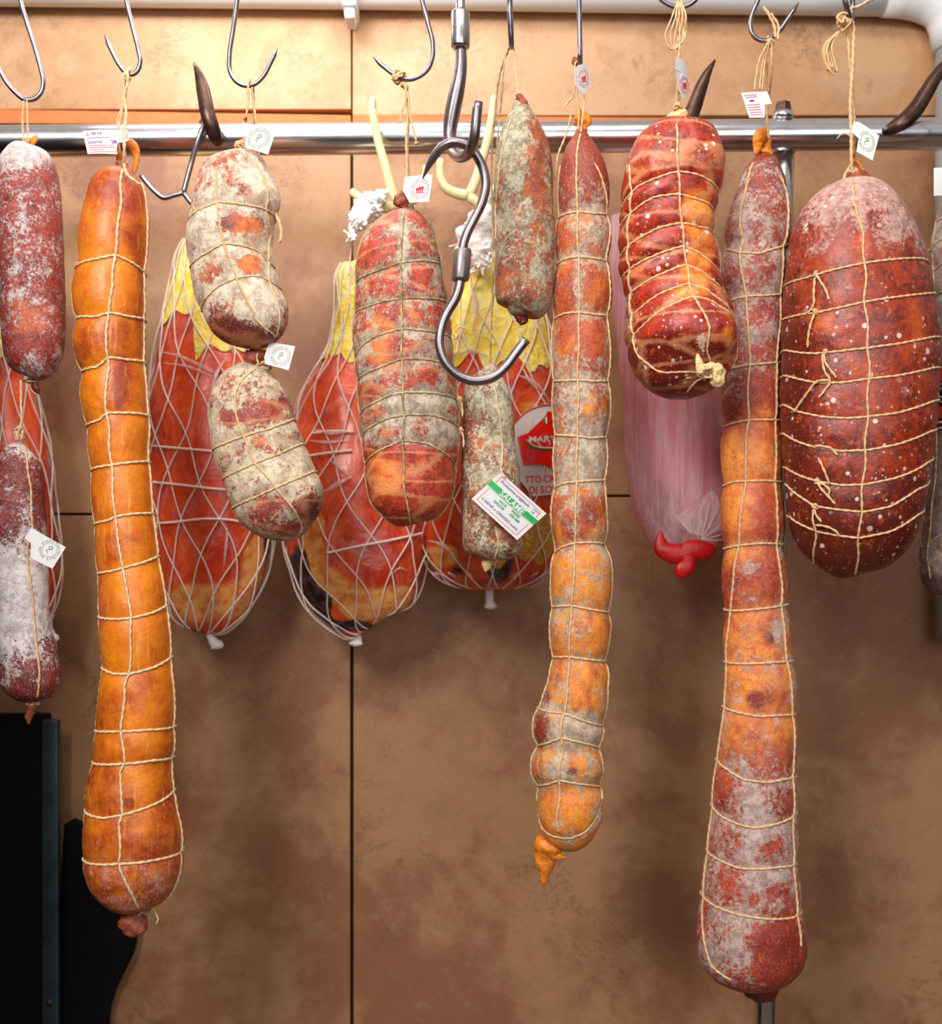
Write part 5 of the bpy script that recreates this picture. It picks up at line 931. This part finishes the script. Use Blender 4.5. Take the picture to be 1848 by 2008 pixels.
def band(b, ya, yb, off, mat, name, par):
    ta, tb = b.inv((b.gx.min() + b.gx.max()) / 2, ya)[0], b.inv((b.gx.min() + b.gx.max()) / 2, yb)[0]
    v, f = b.shell(ta / b.T, tb / b.T, off, 96); return mk(name, v, f, mat, par)
lb = band(mm, 711, 841, 4.5, simple('label_orange_red', (196, 62, 34), 0.4), 'band_label', r); lb['label'] = 'orange and navy band label with pale stripes'
navy = simple('label_navy', (24, 22, 40), 0.4); whit = M['card']
for ya, yb, mt, nm in ((712, 720, navy, 'navy_stripe'), (745, 796, navy, 'navy_panel'), (818, 823, navy, 'dark_stripe'), (824, 829, whit, 'pale_stripe'), (830, 834, navy, 'dark_stripe'), (836, 840, simple('label_pale_green', (190, 210, 190), .4), 'green_stripe')): band(mm, ya, yb, 6, mt, nm, lb)
b2 = Body([(1848, 730, 1), (1848, 730.5, 2)], YM, 1.0) if False else None
mb = MB()
for cx, cy, rx, ry in ((1862, 771, 22, 20), (1862, 771, 15, 12)):
    q = [mm.onto(cx + rx * math.cos(a), cy + ry * math.sin(a), 8.5) for a in np.linspace(0, 2 * PI, 25)]; mb.tube(q, m(1.1), 6, step=m(2))
mb.build('printed_roundel', M['card'], lb)
tg = thing('price_card', 'blank white rounded card at the right edge above the bound salami', 'card', P(1856, 330, YM - .03))
a, b = P(1832, 385, YM - .04), P(1886, 329, YM - .04); mb = MB(); mb.box((a[0], YM - .041, a[2]), (b[0], YM - .0385, b[2]), 0.0011); mb.build('card_face', M['card'], tg)
line('card_twine', [(1868, 332), (1868, 250), (1868, 60)], tg, YM - .035, 1.5)
# ------------------------------------------------------------------ hams in nets behind
def helix_net(b, t0, t1, n, turns, par, rad=1.5, off=5, seed=1, name='net', cross=(), wob=0.06):
    """the knotted net: one mesh, diamonds drawn by two sets of cords"""
    mb = MB(); T = b.T
    for sgn in (1, -1):
        for i in range(n):
            t = np.linspace(t0 * T, t1 * T, 150); u = (t - t[0]) / (t[-1] - t[0])
            ph = 2 * PI * i / n + sgn * turns * 2 * PI * u + wob * np.sin(u * 23 + i * 1.7 * sgn)
            pts = b.surf(t, ph, off=off * b.k); rd = rad * b.k; mb.tube(pts, rd, 6, step=rd * 3)
    return mb.build(name, M['net'], par)

def ham(label, rr, Y, seed, kd, patches, yellow, film_t, net, base, tie, tk=None, bumps=()):
    r = thing('netted_ham', label, 'ham', base, 'hams in plastic and white net')
    b = Body(rows(rr), Y, kd, seed, 0.02, 9, nphi=96, step=4)
    for q in bumps: b.bump(*q)
    b.build('ham_meat', M['ham'], r, fat=0.15, bloom=0.1, tk=tk, patches=patches, crease=0)
    for (t0, t1, p0, p1, mt) in yellow:
        v, f = b.shell(t0, t1, 3.5, 60, p0, p1, wr=3, wf=26, seed=seed, edge=18); mk('yellow_wrap', v, f, M[mt], r)
    v, f = b.shell(film_t[0], film_t[1], 7, 110, wr=7, wf=13, seed=seed + 3, step=5); mk('plastic_film', v, f, M['film'], r)
    helix_net(b, *net, par=r, off=9, seed=seed)
    if tie:
        x, y, dx = tie
        stub('net_tie', [(x, y - 16, 16), (x + dx * .1, y - 8, 10), (x + dx * .3, y + 6, 8), (x + dx * .7, y + 22, 9), (x + dx, y + 30, 13), (x + dx * 1.05, y + 35, 6)], Y, 'cotton', r, 0.12, 70)
    HAMS.append((r, b)); return r, b
HAMS = []; HYY = 0.225
ham('ham in plastic and net at the left edge behind the corner salamis', [(430, 0, 16), (470, -14, 22), (540, -26, 30), (600, -40, 36), (680, -52, 46), (760, -64, 60), (850, -74, 82), (950, -80, 98), (1040, -80, 108), (1110, -76, 112), (1160, -66, 110), (1200, -48, 100), (1225, -28, 84), (1240, -4, 58)], HYY, 31, 0.62,
    [(30, 640, 60, 40, 'f', .5)], [(0.0, 0.34, -PI, PI, 'yellow')], (0.02, .985), (0.0, .99, 12, .42), P(8, 430, HYY), (92, 1225, 12), tk=[(430, 0, 0), (1190, 0, 0), (1230, .4, .3)])
ham('ham in plastic and net behind the two pale bent salamis', [(470, 368, 380), (500, 352, 392), (540, 342, 410), (590, 330, 436), (640, 318, 462), (700, 306, 488), (760, 299, 506), (850, 294, 522), (950, 292, 531), (1030, 296, 533), (1080, 302, 528), (1130, 310, 512), (1170, 320, 492), (1205, 334, 466), (1228, 352, 440), (1240, 374, 412)], HYY, 32, 0.62,
    [(330, 1190, 60, 40, 'f', .5), (430, 1180, 110, 42, 'f', .62), (500, 1090, 30, 60, 'f', .6), (528, 1060, 14, 60, 'b', .7), (320, 680, 40, 60, 'b', .12), (370, 600, 70, 50, 'f', .2)], [(0.0, 0.21, -PI, PI, 'yellow'), (0.19, 0.30, 0.0, 1.6, 'yellow')], (0.02, .985), (0.0, .99, 12, .42), P(374, 470, HYY), (404, 1238, 22), tk=[(470, 0, 0), (1240, 0, 0)])
rr, b2 = ham('ham with an orange fat rim in plastic and net, left behind the netted coppa', [(515, 676, 700), (530, 668, 712), (570, 664, 722), (620, 662, 740), (680, 652, 752), (720, 634, 764), (760, 610, 778), (800, 590, 792), (850, 576, 808), (920, 566, 822), (1000, 561, 831), (1060, 564, 835), (1110, 576, 833), (1150, 594, 828), (1180, 612, 820), (1204, 634, 806), (1220, 662, 786), (1230, 700, 760)], HYY, 33, 0.62,
    [(612, 1060, 34, 90, 'f', .55), (660, 1150, 60, 40, 'f', .55), (740, 1195, 80, 26, 'f', .7), (790, 1180, 50, 36, 'f', .6), (585, 1120, 26, 60, 'b', .75), (620, 1190, 44, 44, 'b', .8), (700, 1228, 60, 14, 'b', .7), (600, 800, 26, 50, 'b', .3), (668, 740, 50, 60, 'b', .1)], [(0.0, 0.28, -PI, PI, 'yellow')], (0.02, .985), (0.0, .99, 12, .40), P(688, 515, HYY), (702, 1232, -4), tk=[(515, 0, 0), (1230, 0, 0)])
r3, b3 = ham('ham in net with a red printed label and yellow wrap, behind the heavy hook', [(455, 930, 958), (475, 918, 975), (510, 906, 1000), (560, 896, 1034), (610, 888, 1058), (660, 882, 1074), (720, 872, 1086), (800, 852, 1096), (880, 842, 1102), (960, 834, 1104), (1030, 830, 1102), (1075, 832, 1098), (1105, 842, 1088), (1130, 860, 1070), (1146, 886, 1044), (1156, 920, 1010)], HYY, 34, 0.62,
    [(860, 1090, 50, 30, 'f', .6), (900, 1120, 30, 20, 'b', .5), (980, 1110, 30, 40, 'b', .8), (1040, 760, 30, 20, 'b', .4), (1060, 800, 60, 26, 'f', .5), (960, 700, 80, 20, 'f', .2)], [(0.0, 0.38, -PI, PI, 'yellow'), (0.74, 0.86, -.1, 1.5, 'yellow_cloth')], (0.02, .985), (0.0, .985, 13, .42), P(944, 455, HYY), (960, 1160, 2), tk=[(455, 0, 0), (1156, 0, 0)])
# strands that gather at the foot of the net
mb = MB()
for i in range(16):
    a = i / 16 * 2 * PI; p0 = b3.surf(np.array(b3.T * .90), np.array(a), off=9 * b3.k); q = P(962, 1156, HYY); mb.tube([p0, (p0 + q) / 2 + np.array([0, -.003, -.004]), q + np.array([math.cos(a), math.sin(a), 0]) * .004], m(1.8, HYY), 6, step=.003)
mb.build('net_gather', M['net'], r3)
# the printed label on this ham
def patch(b, quad, mat, par, name, off=12, n=14):
    V = []
    for i in range(n + 1):
        for j in range(n + 1):
            u, v = i / n, j / n; x = (1 - u) * (1 - v) * quad[0][0] + u * (1 - v) * quad[1][0] + u * v * quad[2][0] + (1 - u) * v * quad[3][0]
            y = (1 - u) * (1 - v) * quad[0][1] + u * (1 - v) * quad[1][1] + u * v * quad[2][1] + (1 - u) * v * quad[3][1]; V.append(b.onto(x, y, off))
    f = [[i * (n + 1) + j, (i + 1) * (n + 1) + j, (i + 1) * (n + 1) + j + 1, i * (n + 1) + j + 1] for i in range(n) for j in range(n)]; return mk(name, V, f, M[mat] if isinstance(mat, str) else mat, par)
def poly_on(b, pts, mat, par, name, off):
    import bmesh
    bm = bmesh.new(); vs = [bm.verts.new((x, y, 0)) for x, y in pts]; f = bm.faces.new(vs); bmesh.ops.triangulate(bm, faces=[f])
    for _ in range(3): bmesh.ops.subdivide_edges(bm, edges=[e for e in bm.edges if e.calc_length() > 7], cuts=1)
    bmesh.ops.triangulate(bm, faces=bm.faces[:]); bm.verts.index_update()
    V = [b.onto(q.co.x, q.co.y, off) for q in bm.verts]; F_ = [[q.index for q in f.verts] for f in bm.faces]; bm.free(); return mk(name, V, F_, mat, par)
def text_on(b, txt, x, y, w, h, mat, par, name, off, slope=0.0, **k):
    g, f = glyphs(txt, **k); gx = (g[:, 0] - g[:, 0].min()) / (g[:, 0].max() - g[:, 0].min()) * w; gy = (g[:, 1] - g[:, 1].min()) / (g[:, 1].max() - g[:, 1].min()) * h
    return mk(name, [b.onto(x + a, y - c - a * slope, off) for a, c in zip(gx, gy)], f, mat, par, smooth=False)
LR = simple('label_bright_red', (240, 24, 10), 0.35); LW = simple('label_white_plastic', (232, 222, 218), 0.35)
lw = poly_on(b3, [(1002, 835), (1020, 812), (1045, 797), (1070, 792), (1098, 792), (1098, 966), (1040, 974), (1014, 940)], LW, r3, 'printed_label', 11); lw['label'] = 'printed ham label, white arch over a red panel'
poly_on(b3, [(1011, 858), (1030, 850), (1060, 818), (1066, 806), (1072, 808), (1080, 822), (1098, 830), (1098, 908), (1068, 918), (1055, 910), (1022, 914)], LR, lw, 'red_panel', 12)
text_on(b3, 'MARTELLI', 1032, 868, 80, 12, LW, lw, 'brand_lettering', 13, .02, bold=.02)
text_on(b3, 'TTO CRUDO', 1024, 948, 88, 14, LR, lw, 'label_lettering', 12.5, .05, bold=.01); text_on(b3, 'DI SOSSO', 1032, 968, 70, 14, LR, lw, 'label_lettering', 12.5, .05, bold=.01)
def arc_on(b, pts, rad, mat, par, name, off):
    mb = MB(); mb.tube([b.onto(x, y, off) for x, y in pts], m(rad, HYY), 6, step=.002); return mb.build(name, mat, par)
arc_on(b3, [(1005, 832), (1022, 813), (1046, 799), (1070, 794), (1096, 795)], 1.4, M['red_ink'], lw, 'arch_line', 12)
arc_on(b3, [(1026, 865), (1032, 874), (1044, 880), (1060, 882), (1096, 879)], 1.5, M['green_ink'], lw, 'green_curve', 13); arc_on(b3, [(1029, 863), (1036, 872), (1048, 877), (1062, 878.5), (1096, 876)], 1.4, LW, lw, 'white_curve', 13.4)
arc_on(b3, [(1058, 820), (1058, 832)], 1.8, M['green_ink'], lw, 'green_mark', 13); arc_on(b3, [(1062, 819), (1063, 832)], 2, LW, lw, 'white_mark', 13)

def cord(b, pts, par, name='net_cord', rad=2.4, off=12, mat='net'):
    mb = MB(); mb.tube([b.onto(x, y, off) for x, y in pts], m(rad, HYY), 7, step=.003); return mb.build(name, M[mat], par)
def fold(b, pts, wd, par, off=11, name='film_fold'):
    mb = MB(); q = [b.onto(x, y, off + 5 * math.sin(i * 1.3)) for i, (x, y) in enumerate(pts)]; mb.tube(q, [m(wd * .55, HYY) * (.25 + math.sin(PI * i / (len(q) - 1))) for i in range(len(q))], 9, step=.003, flat=.22); return mb.build(name, M['bagfold'], par)
h1, b1 = HAMS[1]
for q in ([(293, 872), (340, 878), (400, 884), (440, 888)], [(294, 944), (350, 950), (410, 958), (450, 962)], [(300, 1027), (350, 1024), (400, 1018), (448, 1020), (500, 1032)]): cord(b1, q, h1)
for q, w_ in (([(326, 690), (360, 700), (400, 722), (436, 744)], 5), ([(330, 712), (372, 720), (420, 742)], 4), ([(440, 700), (420, 740), (416, 790), (430, 840)], 6), ([(450, 960), (475, 975), (500, 985)], 6), ([(444, 1034), (440, 1070), (436, 1110)], 5), ([(420, 640), (440, 670), (452, 700)], 5)): fold(b1, q, w_, h1)
h2_, b2_ = HAMS[2]
for q in ([(598, 897), (640, 890), (690, 884)], [(646, 1084), (700, 1072), (760, 1060), (820, 1046)], [(620, 850), (660, 846), (694, 848)]): cord(b2_, q, h2_)
for q, w_ in (([(620, 842), (655, 850), (694, 846)], 6), ([(612, 864), (650, 868), (692, 862)], 5), ([(640, 965), (665, 950), (690, 935)], 8), ([(648, 900), (672, 920), (690, 940)], 5), ([(760, 1130), (775, 1115), (790, 1120)], 2.5), ([(790, 1150), (792, 1170)], 2)): fold(b2_, q, w_, h2_)
v, f = b2_.shell(0.0, .46, 13, 40, 0.25, 1.4, wr=5, wf=18, seed=77); mk('plastic_collar', v, f, M['bagfold'], h2_)
for q, w_ in (([(930, 560), (940, 600), (935, 650)], 6), ([(1010, 735), (1040, 750), (1070, 790)], 5), ([(900, 700), (930, 690), (960, 700)], 5), ([(850, 1060), (880, 1070), (900, 1090)], 6), ([(1020, 720), (1030, 745), (1050, 770)], 4)): fold(b3, q, w_, r3)
# bunched white net and string on the plastic hooks
def crumple(label, cl, Y, strands, seed):
    r = thing('net_bunch', label, 'net', P(cl[0][0], cl[0][1], Y), 'bunched white nets')
    stub('bunched_net', cl, Y, 'cotton', r, 0.16, 55, 0.7, seed)
    rnd = random.Random(seed); mb = MB()
    for i in range(26):
        c = cl[rnd.randrange(len(cl))]; pts = []
        x, y = c[0] + rnd.uniform(-1, 1) * c[2], c[1] + rnd.uniform(-1, 1) * c[2]
        for k in range(5): pts.append(P(x + rnd.uniform(-12, 12), y + rnd.uniform(-12, 12), Y - m(c[2] * .55) + rnd.uniform(-.006, .003)))
        mb.tube(pts, m(2.6, Y), 6, step=m(4, Y))
    mb.build('net_cords', M['cotton'], r)
    for q in strands: line('net_strand', q, r, Y + .02, 2.0, 'net', 0)
    return r
crumple('crumpled white net bunched on the left cream hook beside the netted coppa', [(752, 378, 4), (744, 386, 16), (730, 400, 24), (716, 414, 26), (704, 432, 20), (694, 450, 10), (690, 462, 4)], BY - .012, [[(694, 455), (688, 500, .2), (684, 540, .2)]], 5)
crumple('white plastic and net bunched behind the heavy hook above the yellow-topped ham', [(966, 372, 3), (960, 392, 12), (950, 420, 22), (940, 448, 32), (934, 475, 36), (936, 500, 30), (940, 520, 18)], 0.17, [[(880, 484, .15), (896, 480, .15), (912, 474, .15)], [(968, 380, .13), (970, 440, .13), (962, 500, .16)], [(902, 520, .13), (890, 560, .15), (884, 620, .16)]], 6)
# black shape added to fill the dark area at lower left
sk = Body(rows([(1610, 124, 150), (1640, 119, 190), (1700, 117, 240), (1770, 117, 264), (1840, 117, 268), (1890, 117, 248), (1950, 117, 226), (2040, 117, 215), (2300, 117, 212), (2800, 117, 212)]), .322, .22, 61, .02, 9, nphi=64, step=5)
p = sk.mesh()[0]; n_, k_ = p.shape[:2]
o = mk('black_filler', p.reshape(-1, 3), [[i * k_ + j, (i + 1) * k_ + j, (i + 1) * k_ + (j + 1) % k_, i * k_ + (j + 1) % k_] for i in range(n_ - 1) for j in range(k_)] + [list(range(k_))[::-1]], M['cabinet']); tag(o, 'black shape added against the wall below the orange netted sausage, beside the metal post', 'filler')
# ------------------------------------------------------------------ the pink bag
r = thing('plastic_bag', 'milky pink plastic bag closed with a red tie, behind the lumpy coppa', 'bag', P(1230, 440, .2))
bb = Body(rows([(420, 1200, 1250), (480, 1197, 1270), (540, 1198, 1290), (600, 1202, 1320), (660, 1208, 1350), (720, 1216, 1380), (786, 1223, 1405), (850, 1226, 1425), (900, 1228, 1435), (960, 1234, 1438), (1010, 1246, 1434), (1045, 1266, 1422), (1070, 1290, 1410), (1088, 1312, 1396), (1096, 1330, 1380)]), .2, 0.6, 41, 0.03, 6, nphi=90, step=4)
v, f = bb.shell(0, 1, 0, 110, wr=3, wf=6, seed=9, step=5); mk('bag_film', v, f, M['bagfilm'], r)
cont = Body([(1330, 560, 10), (1325, 620, 50), (1325, 720, 74), (1335, 820, 84), (1350, 900, 80), (1372, 960, 62), (1385, 1005, 42), (1392, 1030, 10)], .2, 0.6, 42, 0.05, 8, nphi=60)
p = cont.mesh()[0]; n_, k_ = p.shape[:2]; mk('bag_contents', p.reshape(-1, 3), [[i * k_ + j, (i + 1) * k_ + j, (i + 1) * k_ + (j + 1) % k_, i * k_ + (j + 1) % k_] for i in range(n_ - 1) for j in range(k_)], simple('pink_bag_contents', (244, 178, 184), .6, var=.6, vs=12, col2=(224, 120, 126)), r)
mb = MB(); V = [P(1382, 1052, .13), P(1325, 1012, .12), P(1352, 1045, .118), P(1398, 960, .125), P(1420, 1000, .13), P(1440, 1030, .14), P(1360, 990, .112)]
mb.add(V, [[0, 2, 1], [0, 1, 6], [0, 6, 3], [0, 3, 4], [0, 4, 5]]); mb.build('bag_fold', M['bagfold'], r)
mb = MB()
for x, y in ((1398, 960), (1412, 990), (1425, 1018), (1436, 1040), (1438, 1056), (1325, 1012)): mb.tube([P(1376, 1058, .128), P((x + 1376) / 2, (y + 1058) / 2 + 2, .124), P(x, y, .13)], m(1.2), 6, step=.003)
mb.build('bag_pleat', M['bagfold'], r)
stub('red_tie', [(1296, 1040, 3), (1296, 1056, 9), (1300, 1074, 17), (1316, 1085, 20), (1338, 1086, 20), (1360, 1078, 20), (1384, 1078, 17), (1400, 1075, 9), (1405, 1074, 2)], .128, 'red_tie', r, 0.06, 30, 0.5); stub('tie_tail', [(1352, 1090, 14), (1350, 1106, 14), (1340, 1118, 16), (1336, 1130, 10), (1335, 1134, 3)], .122, 'red_tie', r, 0.06, 40, 0.5)

# ------------------------------------------------------------------ camera, light
cam = bpy.data.cameras.new('camera'); co = bpy.data.objects.new('camera', cam); C.objects.link(co)
cam.sensor_fit = 'HORIZONTAL'; cam.sensor_width = 36; cam.lens = F * 36 / W; cam.shift_y = (HY - H / 2) / W; cam.clip_start = 0.05
co.location = (0, -D, Z0); co.rotation_euler = (PI / 2, 0, 0)
cam.dof.use_dof = True; cam.dof.focus_distance = D - 0.045; cam.dof.aperture_fstop = 4.5
sc = bpy.context.scene; sc.camera = co
def area(name, loc, target, size, power, col, shape='RECTANGLE'):
    l = bpy.data.lights.new(name, 'AREA'); l.shape = shape; l.size, l.size_y = size; l.energy = power; l.color = col
    o = bpy.data.objects.new(name, l); C.objects.link(o); o.location = loc; o.rotation_euler = (Vector(target) - Vector(loc)).to_track_quat('-Z', 'Y').to_euler(); return o
top = P(924, 0)[2]
area('ceiling_tube_lamp', (-0.26, 0.10, top + 0.17), (-0.25, 0.30, 1.78), (0.5, 0.10), 1.5, (1, 0.96, 0.92))
area('overhead_lamp', (-0.05, -0.55, top + 0.55), (0, 0, 1.6), (0.9, 0.3), 5.5, (1, 0.96, 0.92))
area('front_lamp', (-0.75, -1.7, 2.45), (-0.05, 0.1, 1.45), (0.6, 0.5), 25, (1, 0.96, 0.92))
area('front_right_fill', (0.55, -2.1, 1.9), (0.15, 0, 1.45), (1.2, 1.0), 11, (0.94, 0.97, 1.0))  # broad fill light added at front right, raised to brighten the pink bag
w = bpy.data.worlds.new('room_air'); sc.world = w; w.use_nodes = True; nt = w.node_tree; bg = nt.nodes['Background']
tc = nt.nodes.new('ShaderNodeTexCoord'); sx = nt.nodes.new('ShaderNodeSeparateXYZ'); rp = nt.nodes.new('ShaderNodeValToRGB'); mr = nt.nodes.new('ShaderNodeMapRange')
nt.links.new(tc.outputs['Generated'], sx.inputs[0]); nt.links.new(sx.outputs['Z'], mr.inputs['Value']); mr.inputs['From Min'].default_value = -1; mr.inputs['From Max'].default_value = 1
nt.links.new(mr.outputs[0], rp.inputs[0]); cr = rp.color_ramp; cr.elements[0].position = 0.30; cr.elements[0].color = (0.035, 0.018, 0.014, 1); cr.elements[1].position = 0.46; cr.elements[1].color = (0.12, 0.07, 0.06, 1)
for pos, c in ((0.52, (0.12, 0.20, 0.21, 1)), (0.60, (0.20, 0.24, 0.25, 1)), (0.68, (0.8, 0.76, 0.74, 1)), (1.0, (0.8, 0.74, 0.68, 1))): e = cr.elements.new(pos); e.color = c
nt.links.new(rp.outputs[0], bg.inputs[0]); bg.inputs[1].default_value = 0.46
sc.view_settings.view_transform = 'Standard'; sc.view_settings.look = 'None'; sc.view_settings.gamma = 1; sc.view_settings.use_curve_mapping = False; sc.view_settings.exposure = 0.46
sc.cycles.max_bounces = 5; sc.cycles.diffuse_bounces = 3; sc.cycles.transparent_max_bounces = 12
